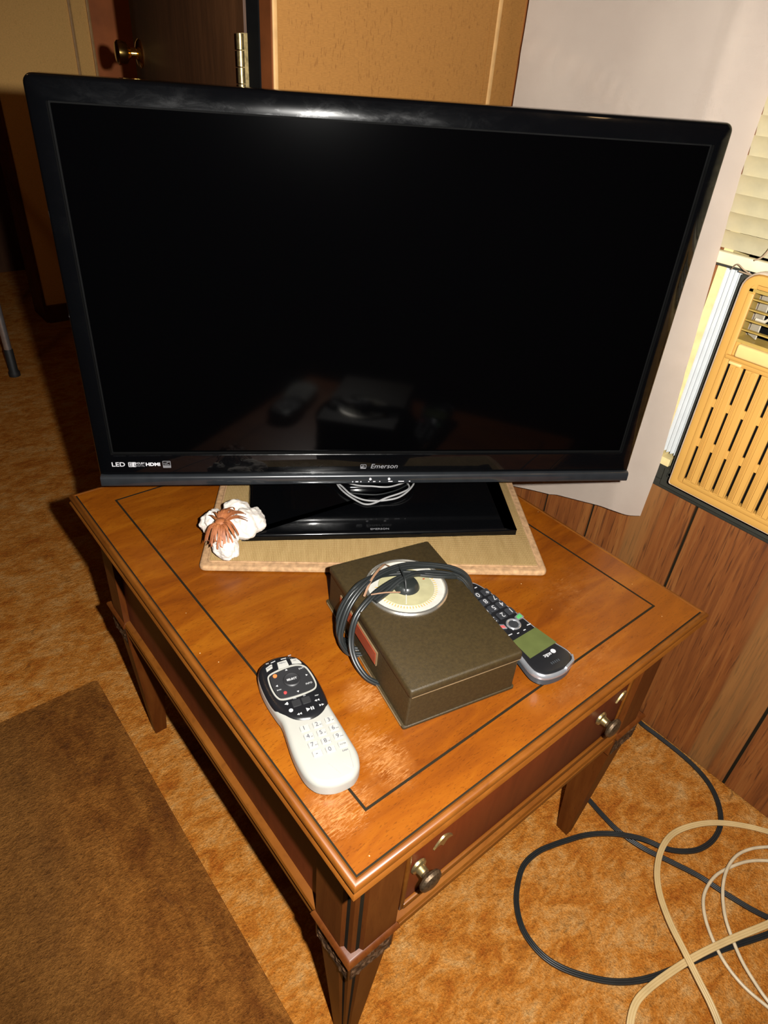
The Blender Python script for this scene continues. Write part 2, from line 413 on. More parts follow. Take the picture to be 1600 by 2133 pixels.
# ================================================================== ROOM SHELL
XW = .795      # right wall face
YB = .668      # back wall face
HC = 2.2
fl = structure(box('floor', (-2.3, -2.2, -.05), (2.2, 3.75, 0), M_carpet))
structure(box('ceiling', (-2.3, -2.2, HC), (2.2, 3.75, HC+.06), M_ceil))
structure(box('wall_left', (-2.36, -2.2, 0), (-2.3, 3.75, HC), M_plainw))
structure(box('wall_front', (-2.3, -2.26, 0), (2.2, -2.2, HC), M_plainw))
OY0, OY1, OZ0, OZ1 = -.66, .236, .490, 1.78     # window opening
wr = structure(boxes('wall_right', [((XW+.004, -2.2, 0), (XW+.09, YB+.06, OZ0)), ((XW+.004, OY1, OZ0), (XW+.09, YB+.06, HC)),
      ((XW+.004, -2.2, OZ0), (XW+.09, OY0, HC)), ((XW+.004, OY0, OZ1), (XW+.09, OY1, HC))], M_groove))
gro = [-1.9, -1.55, -1.28, -1.0, -.82, -.62, -.40, -.24, -.0835, .1438, .318, .419, .565, YB]
rnd = random.Random(3)
for a, c in zip(gro, gro[1:]):
    g = .0026; a2, c2 = a+g, c-(g if c < YB else 0)
    pcs = []
    if c <= OY0 or a >= OY1: pcs.append((a2, c2, .004, HC-.002))
    else:
        pcs.append((a2, c2, .004, OZ0))
        if c > OY1: pcs.append((OY1, c2, OZ0, HC-.002))
        if OZ1 < HC: pcs.append((a2, min(c2, OY1), OZ1, HC-.002))
    bm = bmesh.new()
    for y0, y1, z0, z1 in pcs: add_box(bm, (XW, y0, z0), (XW+.004, y1, z1))
    pl = from_bm('plank', bm, M_panel, wr)
# back wall: short panelled stub right of the doorway, header, and its continuation left of the doorway
XJ = .340
wb = structure(boxes('wall_back', [((XJ+.004, YB, 0), (XW, YB+.055, HC)), ((-.62, YB, 2.04), (XJ+.004, YB+.055, HC)), ((-2.3, YB, 0), (-.62, YB+.055, HC))], M_paper))
box('batten', (.733, YB-.003, 0), (.741, YB, 2.19), M_batten, wb, .001)
box('batten', (.722, YB-.0015, 0), (.733, YB, 2.19), M_paper, wb)
box('batten', (XJ+.001, YB-.004, 0), (XJ+.0075, YB, 2.03), M_batten, wb, .001)
box('door_jamb', (XJ-.001, YB-.002, 0), (XJ+.004, YB+.024, 2.03), M_redwood, wb)
box('shadow_gap', (XJ-.003, YB+.024, 0), (XJ+.004, YB+.055, 2.03), M_black, wb)  # black strip stands in for the shadow gap beside the hinge
# far hall
wf = structure(box('wall_far', (.505, 2.77, 0), (2.2, 2.93, HC), M_paperb))
box('wall_end_trim', (.495, 2.766, 0), (.505, 2.93, HC), M_redwood, wf)
box('batten', (.79, 2.764, 0), (.80, 2.77, HC-.01), M_batten, wf, .001)
box('batten', (.853, 2.762, 0), (.862, 2.77, HC-.01), M_batten, wf, .001)
box('brown_panel', (.862, 2.765, .0), (1.25, 2.77, HC-.01), M_orange, wf)
structure(box('wall_hall', (-2.3, 3.55, 0), (2.2, 3.62, HC), M_darkdoor))
structure(box('baseboard_far', (.505, 2.756, 0), (2.2, 2.77, .07), M_redwood))

# the open door
hx, hy, fx, fy = .333, .722, .462, 1.406
dl = math.hypot(fx-hx, fy-hy); ang = math.atan2(fy-hy, fx-hx)
door = box('door_1', (0, -.035, .012), (dl, 0, 2.02), M_darkdoor, None, .002)
door.location = (hx, hy, 0); door.rotation_euler = (0, 0, ang); structure(door, 'dark brown flush door standing open into the hall')
# door face toward the camera is local +y (normal ~ -x)
kx, kz = dl-.062, 1.003
mk = frame_mtx((kx, 0, kz), (1, 0, 0), (0, 0, 1)) @ Matrix.Rotation(PI, 4, 'X')   # z axis -> +y
kn = lathe('door_knob', [(.0, 0), (.024, 0), (.025, .003), (.020, .007), (.010, .010), (.0085, .020), (.012, .024), (.0185, .028), (.021, .036), (.0205, .044), (.016, .0475), (.0, .048)], M_brassb, door, 28, mk)
box('door_edge_plate', (dl-.0005, -.028, kz-.03), (dl+.001, -.007, kz+.03), M_brass, door)
def hinge(z0, z1):
    bm = bmesh.new(); n = 5; h = (z1-z0)/n
    for i in range(n):
        loft('', [[(-.002+.0048*math.cos(2*PI*k/12), .006+.0048*math.sin(2*PI*k/12), zz) for k in range(12)] for zz in (z0+i*h+.0006, z0+(i+1)*h-.0006)], None, into=bm)
    add_box(bm, (-.001, -.03, z0), (.0012, .004, z1))
    return from_bm('hinge', bm, M_brass, door, True)
hinge(.962, 1.053); hinge(1.80, 1.89); hinge(.15, .24)

# window in the right wall
wn = structure(boxes('window_1', [((XW-.004, .2265, OZ0+.02), (XW+.05, OY1+.004, OZ1)), ((XW, OY0, OZ1-.03), (XW+.05, OY1, OZ1)), ((XW, OY0, OZ0+.025), (XW+.05, OY0+.02, OZ1)),
     ((XW-.003, .2095, OZ0+.032), (XW+.05, .2265, OZ0+.045))], M_cream))
box('window_sill', (XW-.006, OY0, OZ0-.006), (XW+.085, OY1+.006, OZ0+.007), M_gasket, wn, .001)
box('sill_riser', (XW-.002, .206, OZ0+.007), (XW+.04, .236, OZ0+.033), M_gasket, wn)
box('window_sash', (XW+.045, OY0+.02, .848), (XW+.06, .2, .875), M_cream, wn, .002)
box('window_pane', (XW+.05, OY0+.02, .875), (XW+.054, .226, OZ1-.03), M_glass, wn)
structure(box('wall_outside', (1.45, -1.6, 0), (1.5, 1.2, 2.4), M_black))

# venetian blind
bl = thing('window_blind', 'ivory horizontal slat blind lowered behind the hanging sheet above the air conditioner', 'blind', (.783, -.2, .842))
sl = None; zb = 1.700-.842
def slat_mesh():
    bm = bmesh.new(); n = 6; rows = []
    for i in range(n+1):
        t = i/n-.5; a = math.radians(64); c = .0026*(1-4*t*t)
        x, z = t*.0265, c
        X = x*math.cos(a)-z*math.sin(a); Z = x*math.sin(a)+z*math.cos(a)
        rows.append([bm.verts.new((-X if True else X, y, Z)) for y in (-.40, .449)])
    for r0, r1 in zip(rows, rows[1:]): bm.faces.new((r0[0], r0[1], r1[1], r1[0]))
    bmesh.ops.solidify(bm, geom=bm.faces[:], thickness=.0006)
    return bm
first = from_bm('slat', slat_mesh(), M_blind, bl, True); first.location = (0, 0, .0285)
z = .0285+.0221
while z < .90:
    o = first.copy(); COL.objects.link(o); o.location = (0, 0, z); z += .0221
box('bottom_rail', (-.005, -.405, -.002), (.007, .452, .014), M_blind, bl, .003)
box('head_rail', (-.008, -.40, .905), (.014, .452, .935), M_blind, bl, .002)
sweep('lift_cord', [(-.014, .375, .93), (-.016, .372, .5), (-.017, .371, .12), (-.019, .369, .05), (-.020, .374, .025), (-.019, .384, .016)], circ(.0011, 6), M_cordw, bl)
sweep('lift_cord', [(-.015, .372, .93), (-.018, .366, .5), (-.019, .362, .10), (-.021, .358, .045), (-.022, .3655, .068), (-.020, .369, .10)], circ(.0011, 6), M_cordw, bl)
sweep('cord_loop', [(-.008, .414, -.004), (-.018, .404, .006), (-.020, .392, .002), (-.012, .382, -.004), (-.010, .392, -.004), (-.016, .400, -.002)], circ(.0009, 6), M_cordw, bl)

# ================================================================== AIR CONDITIONER
ac = thing('window_air_conditioner', 'yellowed plastic air conditioner mounted in the window over the wood panelling', 'air conditioner', (.74, 0, .525))
AY0, AY1, AH = -.42, .1795, .3235
out = [(-AY1, 0), (-AY0, 0)] ; rr = .022
def ac_outline(ins=0, r=.022):
    # (a = -y, z); rounded upper corners, tighter lower ones
    x0, x1, z0, z1 = -AY1+ins, -AY0-ins, ins, AH-ins; r = max(r-ins, .003); o = []
    for cx, cz, a0, q in ((x1-r, z1-r, 0, r), (x0+r, z1-r, PI/2, r), (x0+.004, z0+.004, PI, .004), (x1-.004, z0+.004, 1.5*PI, .004)):
        for i in range(7):
            a = a0+PI/2*i/6; o.append((cx+q*math.cos(a), cz+q*math.sin(a)))
    return o
lo = lambda ins, x: [(x, -a, zz) for a, zz in ac_outline(ins)]
# hollow front bezel: outer shell, rounded lip, opening for grille and intake
loft('front_cover_shell', [lo(0, .030), lo(0, .004), lo(.0015, .001), lo(.004, 0), lo(.012, 0), lo(.0125, .012)], M_acb, ac, cap0=False, cap1=False)
boxes('casing', [((.014, AY0+.012, .012), (.34, AY1-.012, .235)), ((.047, AY0+.012, .2352), (.34, AY1-.012, AH-.012)), ((.014, AY1-.0135, .2352), (.0465, AY1-.012, AH-.012)), ((.014, AY0+.012, AH-.0135), (.0465, AY1-.014, AH-.012))], M_acrim, ac)
boxes('shade_backing', [((.0130, AY0+.012, .012), (.0138, AY1-.014, .2345)), ((.0455, AY0+.012, .2356), (.0465, AY1-.014, AH-.014)), ((.014, AY0+.012, .2353), (.045, AY1-.014, .2360))], M_black, ac)  # black sheets stand in for the shade inside the casing
loft('casing_rim', [lo(-.0025, .020), lo(-.0025, .006), lo(-.0005, .003), lo(.0, .006)], M_acrim, ac, cap0=False, cap1=False)
def fr(a0, a1, z0, z1, x0=0, x1=.012): return ((x0, -a1, z0), (x1, -a0, z1))
a_l, a_r = -AY1+.0122, -AY0-.0122
boxes('face_frame', [fr(a_l, a_l+.0080, .0125, AH-.024, 0, .0030), fr(a_l+.0085, a_r, .0125, .0200), fr(a_l+.0085, a_r, .3060, AH-.0125), fr(.101, a_r, .2375, .3055),
      fr(a_l+.0085, a_r, .2062, .2120)], M_acb, ac, .0008)
boxes('face_backing', [fr(a_l-.004, -.1592, .006, .3175, .0020, .0030), fr(-.159, a_r, .006, .0186, .0022, .0032), fr(-.159, a_r, .2065, .2368, .0024, .0034), fr(-.159, a_r, .3058, .3160, .0026, .0036)], M_acb, ac)
box('vent_header', (-.006, AY0+.02, .2185), (.012, .1535, .2365), M_acl, ac, .003, 3)
box('header_ledge', (-.004, AY0+.02, .2125), (.012, .165, .2180), M_acb, ac, .0015)
box('latch_tab', (-.0025, .140, .2065), (.004, .158, .2105), M_acl, ac, .001)
# air outlet: olive frame, horizontal slats, grey vertical vanes behind
boxes('vent_frame', [fr(-.1675, -.1625, .237, .305, .001, .03), fr(-.168, .10, .2365, .2405, .001, .03), fr(-.168, .10, .3015, .3055, .001, .03), fr(.096, .10, .237, .305, .001, .03)], M_grille, ac)
sl0 = None
for k, zz in enumerate((.2530, .2660, .2793, .2926)):
    bm = bmesh.new(); add_box(bm, (.002, -.097, zz-.0011), (.009, .163, zz+.0011), .0006, 1); from_bm('vent_slat', bm, M_grille, ac, True)
for k in range(9):
    y = .150-.030*k
    bm = bmesh.new(); m = Matrix.Rotation(math.radians(50), 4, 'Z')
    add_box(bm, (-.010, -.0008, .242), (.012, .0008, .302))
    for v in bm.verts: v.co = m @ v.co + Vector((.022, y, 0))
    from_bm('vent_vane', bm, M_vane, ac)
sweep('vane_link', [(.011, .150, .268), (.012, .138, .268), (.012, .131, .276), (.012, .118, .270), (.012, -.09, .270)], circ(.0022, 6), M_vane, ac, sub=1)
# slotted intake: vertical bars with gaps, ribs and bridges
def bar_bm():
    bm = bmesh.new()
    add_box(bm, (0, -.0219, .0185), (.0032, -.0036, .206), .0005, 1)
    for q in (-.0052, -.0075, -.0098): add_box(bm, (-.0016, q-.0007, .0215), (.002, q+.0007, .2035), .0004, 1)
    add_box(bm, (-.0010, -.0205, .020), (.002, -.0118, .2055), .0009, 1)
    for z0, z1 in ((.0770, .0896), (.1404, .1524)): add_box(bm, (.0008, -.0044, z0), (.0032, .001, z1))
    return bm
f0 = from_bm('intake_bar', bar_bm(), M_acb, ac, True); f0.location = (0, .159, 0)
for k in range(1, 25):
    o = f0.copy(); COL.objects.link(o); o.location = (0, .159-.0219*k, 0)
# side seals
boxes('foam_gasket', [((.030, .1795, -.004), (.070, .1955, AH-.012)), ((.040, AY0, -.030), (.075, .2080, -.0)), ((.030, AY0, -.0065), (.05, .197, -.0))], M_gasket, ac)
bm = bmesh.new(); npl = 4
for side in (0,):
    xs = []
    for i in range(npl*2+1): xs.append((.2005+.0265*i/(npl*2), .050 if i % 2 == 0 else .058))
    r0 = [bm.verts.new((x, y, .0205)) for y, x in xs]; r1 = [bm.verts.new((x, y, .3115)) for y, x in xs]
    for i in range(len(xs)-1): bm.faces.new((r0[i], r0[i+1], r1[i+1], r1[i]))
from_bm('pleated_side_panel', bm, M_pleat, ac)
box('panel_top_rail', (.044, .197, .3115), (.060, .240, .3150), M_gasket, ac)
box('panel_backing', (.059, .190, .0205), (.064, .2285, .3115), M_pleat, ac)

# ================================================================== SHEET over the window / wall
def sheet(u, v):
    # u: 0 left .. 1 right ; v: 0 bottom .. 1 top
    yl, zt_ = .640, 1.95
    yy = yl + (.2425-yl)*u
    zb = .300+.080*min(1, u*1.55)**1.0 + .055*max(0, (u-.62))/.38
    zb -= .006*math.exp(-((u-.95)/.05)**2)
    zz = zb + (zt_-zb)*v
    if u > .6: yy -= (u-.6)/.4*.029*min(1, max(0, (.95-zz)/.42))
    if u > .6 and zz > 1.0: yy += (u-.6)/.4*.0
    bulge = .010*math.sin(PI*u)*(1-.5*v) + .006*math.sin(7*u+2.2*zz) *(1-u*.3)
    cre = zz-(1.062-.165*u+.03*math.sin(PI*u)); bulge += .0022*math.exp(-(cre/.006)**2)
    cr2 = zz-(.72-.03*u); bulge += .0018*math.exp(-(cr2/.008)**2)
    cr3 = u-.86-.03*math.sin(zz*5); bulge += .0028*math.exp(-(cr3/.03)**2)
    x = .773-bulge - .010*max(0, (.55-zz)/.25)
    return Vector((x, yy, zz))
sh = grid('hanging_sheet', sheet, 60, 120, M_sheet, None, .0012)
tag(sh, 'pinkish off-white cloth sheet hung over the panelled wall and window edge', 'sheet')

# ================================================================== RUG
rg = thing('floor_rug', 'worn dark brown low-pile rug on the gold carpet left of the table', 'rug', (-.45, .0, 0))
def rug_piece(x0, x1, y0, y1, z0, z1, name, mat):
    pts = rrect(x0, x1, y0, y1, .006, 3); return slab(name, pts, z0, z1, mat, rg, .0015, 2)
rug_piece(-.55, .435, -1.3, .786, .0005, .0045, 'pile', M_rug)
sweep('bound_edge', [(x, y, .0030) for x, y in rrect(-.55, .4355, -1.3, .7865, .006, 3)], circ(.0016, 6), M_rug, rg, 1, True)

# ================================================================== TABLE
TW, TD, ZT = .5346, .6554, .5047
tb = thing('end_table', 'square brown wooden end table with inlaid top, brass-knobbed drawer and tapered legs', 'table')
prof = [(0, .5047), (.0006, .5040), (.0014, .5036), (.0030, .5046), (.0060, .5040), (.0082, .5018), (.0090, .4990), (.0082, .4966), (.0064, .4952),
        (.0066, .4940), (.0090, .4925), (.0100, .4900), (.0088, .4868), (.0060, .4850), (.0, .4843), (-.03, .4840)]
def rect(o): return [(-o, -o), (TW+o, -o), (TW+o, TD+o), (-o, TD+o)]
bm = bmesh.new()
loft('', [[(x, y, zz) for x, y in rect(o)] for o, zz in prof[:1]+[]]*1+[[(x, y, zz) for x, y in rect(o)] for o, zz in prof[1:]], None, into=bm, cap0=True)
top = from_bm('tabletop', bm, M_top, tb); top.data.shade_smooth(); top.data.set_sharp_from_angle(angle=math.radians(40))
top.data.materials.append(M_casex); top.data.materials.append(M_groove)
for p in top.data.polygons:
    c = p.center; zmin = min(top.data.vertices[v].co.z for v in p.vertices); area = p.area
    if abs(p.normal.z) > .99 and c.z > .5045: p.material_index = 0
    else:
        out_ = max(-c.x, c.x-TW, -c.y, c.y-TD)
        p.material_index = 2 if out_ < .0012 and c.z > .502 else 1
I = .0401; wv = .0013; zi = ZT+.0002
for lo_, hi_ in (((I-wv, I-wv), (TW-I+wv, I+wv)), ((I-wv, TD-I-wv), (TW-I+wv, TD-I+wv)), ((I-wv, I+wv), (I+wv, TD-I-wv)), ((TW-I-wv, I+wv), (TW-I+wv, TD-I-wv))):
    box('inlay_strip', (*lo_, ZT-.002), (*hi_, zi), M_inlay, tb)
# legs: post, moulded collar, carved band, fluted taper. cornering polygon has a fluted chamfer on its outer corner
def sect(size, off, q, zz, fl_=1.0):
    """q: which corner (sx, sy in {0,1}); returns polygon with outer corner fluted"""
    c = size
    k = min(1.0, size/.05)*fl_
    loc = [(c, 0), (c, c), (0, c), (0, .0170*k), (.0040*k, .0148*k), (.0042*k, .0102*k), (.0052*k, .0052*k), (.0102*k, .0042*k), (.0148*k, .0040*k), (.0170*k, 0)]
    out = []
    for x, y in loc:
        X = off+x; Y = off+y
        if q[0]: X = TW-X
        if q[1]: Y = TD-Y
        out.append((X, Y, zz))
    return out
for q in ((0, 0), (1, 0), (0, 1), (1, 1)):
    bm = bmesh.new()
    loft('', [sect(.060, .0095, q, .484), sect(.060, .0095, q, .306)], None, into=bm)
    loft('', [sect(.0505, .0118, q, .2530), sect(.021, .0280, q, .001)], None, into=bm)
    def plain_sect(size, off, zz, r=0):
        o = []
        for x, y in ((off, off), (off+size, off), (off+size, off+size), (off, off+size)):
            o.append((TW-x if q[0] else x, TD-y if q[1] else y, zz))
        return o
    loft('', [plain_sect(.060, .0105, .306), plain_sect(.066, .0065, .3035), plain_sect(.068, .0050, .3000), plain_sect(.066, .0060, .2965), plain_sect(.060, .0095, .2950), plain_sect(.059, .0100, .2560), plain_sect(.053, .0122, .2525)], None, into=bm)
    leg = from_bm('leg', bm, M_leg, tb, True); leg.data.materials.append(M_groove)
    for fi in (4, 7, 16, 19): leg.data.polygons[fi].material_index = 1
    # carved band: leaf relief on the two outer faces
    bm = bmesh.new()
    for face in (0, 1):
        nu, nv = 48, 30; vs = []
        for i in range(nu+1):
            row = []
            for j in range(nv+1):
                a = .0125+.054*i/nu; zz = .2560+.0375*j/nv
                ed = min(i, nu-i, j, nv-j)/2.0
                h = max(0, math.sin(a*420+2.2*math.sin(zz*330)))*max(0, math.sin(zz*560+1.5*math.sin(a*300)))+.5*noise.noise((a*300, zz*300, face+q[0]*3))
                dep = .0096-.0020*min(1, ed)*max(-.2, min(1, h))
                p = (a, dep) if face == 0 else (dep, a)
                row.append(bm.verts.new((TW-p[0] if q[0] else p[0], TD-p[1] if q[1] else p[1], zz)))
            vs.append(row)
        for i in range(nu):
            for j in range(nv): bm.faces.new((vs[i][j], vs[i+1][j], vs[i+1][j+1], vs[i][j+1]))
    cb_ = from_bm('carved_band', bm, M_carve, leg)
# apron panels
P0 = .0695
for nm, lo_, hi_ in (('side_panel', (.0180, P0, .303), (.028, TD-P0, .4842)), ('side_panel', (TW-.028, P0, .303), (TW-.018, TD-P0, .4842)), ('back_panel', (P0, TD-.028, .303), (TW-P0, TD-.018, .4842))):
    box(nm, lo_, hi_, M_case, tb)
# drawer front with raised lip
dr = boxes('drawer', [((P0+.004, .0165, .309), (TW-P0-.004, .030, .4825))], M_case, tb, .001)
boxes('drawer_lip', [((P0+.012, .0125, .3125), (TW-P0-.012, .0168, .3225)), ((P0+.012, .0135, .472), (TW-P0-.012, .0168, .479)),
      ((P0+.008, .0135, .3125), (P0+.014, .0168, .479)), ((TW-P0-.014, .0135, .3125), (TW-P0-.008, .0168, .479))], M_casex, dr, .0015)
for x in (.096, .402):
    m = frame_mtx((x, .0165, .382), (1, 0, 0), (0, 0, 1))   # local z -> -y
    lathe('knob', [(0, 0), (.0085, 0), (.0088, .002), (.0055, .004), (.0042, .010), (.0052, .0135), (.0080, .015), (.0125, .017), (.0138, .0195), (.0125, .0225), (.0075, .0245), (.003, .0250), (0, .0252)], M_bronze, dr, 24, m)
    lathe('knob_collar', [(.0050, .0012), (.0098, .0012), (.0090, .0035), (.0060, .0050), (.0052, .0112), (.0042, .0112)], M_brass, dr, 20, m)
for x in (.130, .446):
    o_ = poly_smooth([(x-.014, -.004), (x-.006, -.002), (x, -.009), (x+.006, -.002), (x+.014, -.004), (x+.009, .004), (x, .010), (x-.009, .004)], 3)
    loft('escutcheon', [[(a, .0166, .392+b_) for a, b_ in o_], [(a, .0146, .392+b_) for a, b_ in inset(o_, .0008)]], M_brass, dr)
# lower rails with double bead, set back behind the leg collars
def rail(nm, axis, pos, sgn, a0, a1):
    # profile (outward, z)
    pr = [(-.012, .3068), (.001, .3068), (.0045, .3050), (.0060, .3015), (.0045, .2975), (.0010, .2958), (-.0045, .2952), (-.0045, .2905), (.0005, .2898), (.0034, .2885), (.0046, .2845), (.0034, .2800), (-.0002, .2780), (-.012, .2780)]
    loops = []
    for a in (a0, a1):
        loops.append([((a, pos+sgn*o, zz) if axis == 'x' else (pos+sgn*o, a, zz)) for o, zz in pr])
    return loft(nm, loops, M_casex, tb)
rail('rail_moulding', 'x', .0145, -1, .0665, TW-.0665); rail('rail_moulding', 'x', TD-.0145, 1, .0665, TD-.0665-(TD-TW))
rail('rail_moulding', 'y', .0145, -1, .0665, TD-.0665); rail('rail_moulding', 'y', TW-.0145, 1, .0665, TD-.0665)

# ================================================================== PLACEMAT under the television
TVX, TVY, TVA = .3319, .3958, -.5534
mt = thing('burlap_mat', 'beige woven burlap placemat with bound edge lying under the television base', 'placemat', (TVX, TVY, ZT), TVA-.067)
# local frame rotated with the television; front edge at y=-.14
x0, x1, y0, y1 = -.2265, .2165, -.1420, .100
slab('binding', rrect(x0, x1, y0, y1, .009, 5), .0002, .0078, M_bind, mt, .0035, 4, .002)
slab('weave', rrect(x0+.011, x1-.011, y0+.011, y1-.011, .003, 3), .0070, .0092, M_burlap, mt, .0012, 2)
sweep('edge_cord', [(x, y, .0084) for x, y in rrect(x0+.0105, x1-.0105, y0+.0105, y1-.0105, .004, 4)], circ(.0013, 6), M_bind, mt, 1, True)
MZ = ZT+.0092

# ================================================================== TELEVISION
tv = thing('television', 'black flat-screen television with glossy frame standing diagonally on the end table', 'television', (TVX, TVY, MZ), TVA)
TZ = .5601-MZ; TL = .021
def T(u, d, v): return Vector((u, d*math.cos(TL)+v*math.sin(TL), TZ+v*math.cos(TL)-d*math.sin(TL)))
HW, HH = .3675, .4500
def ring(l, r_, b_, t, rad, d, n=6): return [T(x, d, y) for x, y in rrect(l, r_, b_, t, rad, n)]
loops = [ring(-HW+.004, HW-.004, .002, HH-.003, .008, .034), ring(-HW, HW, -.002, HH, .009, .026), ring(-HW, HW, -.002, HH, .009, .003)]
for i in range(1, 4):
    a = PI/2*i/3; q = .0035*(1-math.cos(a)); loops.append(ring(-HW+q, HW-q, -.002+q, HH-q, .009-q*.5, .003-.006*math.sin(a)))
steps = 10
for i in range(steps+1):
    t = 1-i/steps; d = -.0062+.0032*t*t
    s_ = 1-t
    loops.append(ring(-HW+.0035+s_*.0160, HW-.0035-s_*.0160, .0015+s_*.0393, HH-.0035-s_*.0180, .0055*(1-s_)+.0015, d))
bz = loft('bezel', loops, M_bezel, tv, True, False, False)
loft('inner_wall', [ring(-.3485, .3485, .0403, .4290, .0012, -.0060), ring(-.3482, .3482, .0408, .4286, .001, -.0058), ring(-.3480, .3480, .0410, .4284, .001, -.0012)], M_black, tv, cap0=False, cap1=False)
loft('screen', [ring(-.348, .348, .0405, .4285, .001, .004), ring(-.348, .348, .0405, .4285, .001, -.0014)], M_screen, tv)
loft('screen_gap', [ring(-.3474, .3474, .0411, .4281, .001, -.0013), ring(-.3474, .3474, .0411, .4281, .001, -.0018), ring(-.3455, .3455, .0425, .4265, .001, -.0018), ring(-.3455, .3455, .0425, .4265, .001, -.0013)], M_black, tv, cap0=False, cap1=False)
loft('rear_housing', [ring(-HW+.004, HW-.004, .002, HH-.003, .008, .030), ring(-HW+.006, HW-.006, .004, HH-.005, .008, .036), ring(-.30, .30, .05, .39, .02, .050), ring(-.26, .26, .06, .34, .03, .074), ring(-.25, .25, .07, .33, .03, .078)], M_strip, tv)
# lower control strip, standing slightly proud with rounded upper edge
loops = []
for x in (-HW+.002, -HW+.0025, HW-.0025, HW-.002):
    e = 0 if abs(x) < HW-.0022 else .0015
    pr = [(.020, -.0035+e), (-.0080+e, -.0040+e), (-.0105+e, -.0028+e), (-.0112+e, -.0005), (-.0108+e, .0070), (-.0100+e, .0092-e), (-.0085+e, .0104-e), (-.006, .0108-e), (.020, .0108-e)]
    loops.append([T(x, d, v) for d, v in pr])
loft('control_strip', loops, M_strip, tv)
sweep('chin_lip', [T(x, -.0066, .0405) for x in (-.345, -.2, 0, .2, .345)], circ(.0009, 6), M_bezel, tv, 1)
lcd = lambda u, v, d=-.0066: frame_mtx(T(u, d, v), (1, 0, 0), T(0, 0, 1)-T(0, 0, 0))
def mark(bm, u0, u1, v0, v1, d=-.0066, th=.0002):
    a = [T(u0, d, v0), T(u1, d, v0), T(u1, d, v1), T(u0, d, v1)]; a2 = [p+Vector((0, th, 0)) for p in a]
    loft('', [a2, a], None, into=bm)
text('lettering', 'LED', .0088, M_mark, tv, lcd(-.3406, .0268), bold=.0001, sx=1.12)
bm = bmesh.new()     # double-D emblem with two small word lines
mark(bm, -.3282, -.3272, .0232, .0302); mark(bm, -.3242, -.3232, .0232, .0302); mark(bm, -.3282, -.3192, .0295, .0302); mark(bm, -.3282, -.3192, .0232, .0239)
mark(bm, -.3228, -.3208, .0240, .0294); mark(bm, -.3198, -.3190, .0232, .0302); mark(bm, -.3262, -.3250, .0246, .0288)
from_bm('sound_emblem', bm, M_mark, tv)
text('lettering', 'DOLBY', .0038, M_mark, tv, lcd(-.3140, .0285), sx=1.05)
text('lettering', 'DIGITAL', .0032, M_markd, tv, lcd(-.3140, .0248), sx=1.0)
text('lettering', 'HDMI', .0066, M_mark, tv, lcd(-.2975, .0268), bold=.00025, sx=1.12)
bm = bmesh.new()     # small square energy emblem
for a in ((-.2852, -.2752, .0312, .0318), (-.2852, -.2752, .0216, .0222), (-.2852, -.2846, .0216, .0318), (-.2758, -.2752, .0216, .0318), (-.2846, -.2758, .0246, .0252),
          (-.2840, -.2790, .0282, .0288), (-.2800, -.2764, .0296, .0302), (-.2835, -.2770, .0262, .0268), (-.2846, -.2758, .0226, .0240)): mark(bm, *a)
from_bm('energy_emblem', bm, M_markd, tv)
bm = bmesh.new()
for a in ((-.0262, -.0182, .0242, .0248), (-.0262, -.0256, .0182, .0248), (-.0188, -.0182, .0182, .0248), (-.0262, -.0182, .0182, .0196), (-.0256, -.0222, .0202, .0214), (-.0238, -.0208, .0222, .0228), (-.0214, -.0208, .0202, .0228)): mark(bm, *a)
from_bm('maker_emblem', bm, M_markd, tv)
text('lettering', 'Emerson', .0098, M_markd, tv, lcd(.0062, .0217), shear=.22, bold=.00005, sx=1.08)
for u in (-.0121, .0139):
    m = lcd(u, .0045, -.0114)
    loft('button', [[m @ Vector((.0018*math.cos(2*PI*i/14), .0018*math.sin(2*PI*i/14), h)) for i in range(14)] for h in (-.001, .0006)], M_mark, tv)
bm = bmesh.new()
for u, wd in ((-.0362, .0008), (-.0305, .0020), (-.0250, .0008), (-.0141, .0008), (-.0065, .0017), (.0012, .0008), (.0161, .0030), (.0311, .0040), (.0430, .0010)): mark(bm, u-wd, u+wd, -.0004, .0010, -.0114)
from_bm('button_mark', bm, M_mark, tv)
# stand: neck and glossy slab base
slab('base', poly_smooth([(-.160, -.080), (.160, -.079), (.172, -.073), (.177, -.058), (.178, 0), (.178, .09), (.170, .11), (-.170, .11), (-.178, .09), (-.178, 0), (-.1765, -.060), (-.171, -.074)], 4), .0004, .0115, M_basegl, tv, .0055, 6, .0012)
slab('neck', rrect(-.035, .035, .030, .062, .012, 5), .011, .20, M_strip, tv)
slab('neck_collar', rrect(-.050, .050, .022, .070, .015, 5), .0112, .0165, M_basegl, tv, .002)
text('lettering', 'EMERSON', .0048, M_markd, tv, frame_mtx((-.004, -.0735, .0117), (1, 0, 0), (0, 1, 0)), sx=1.2)

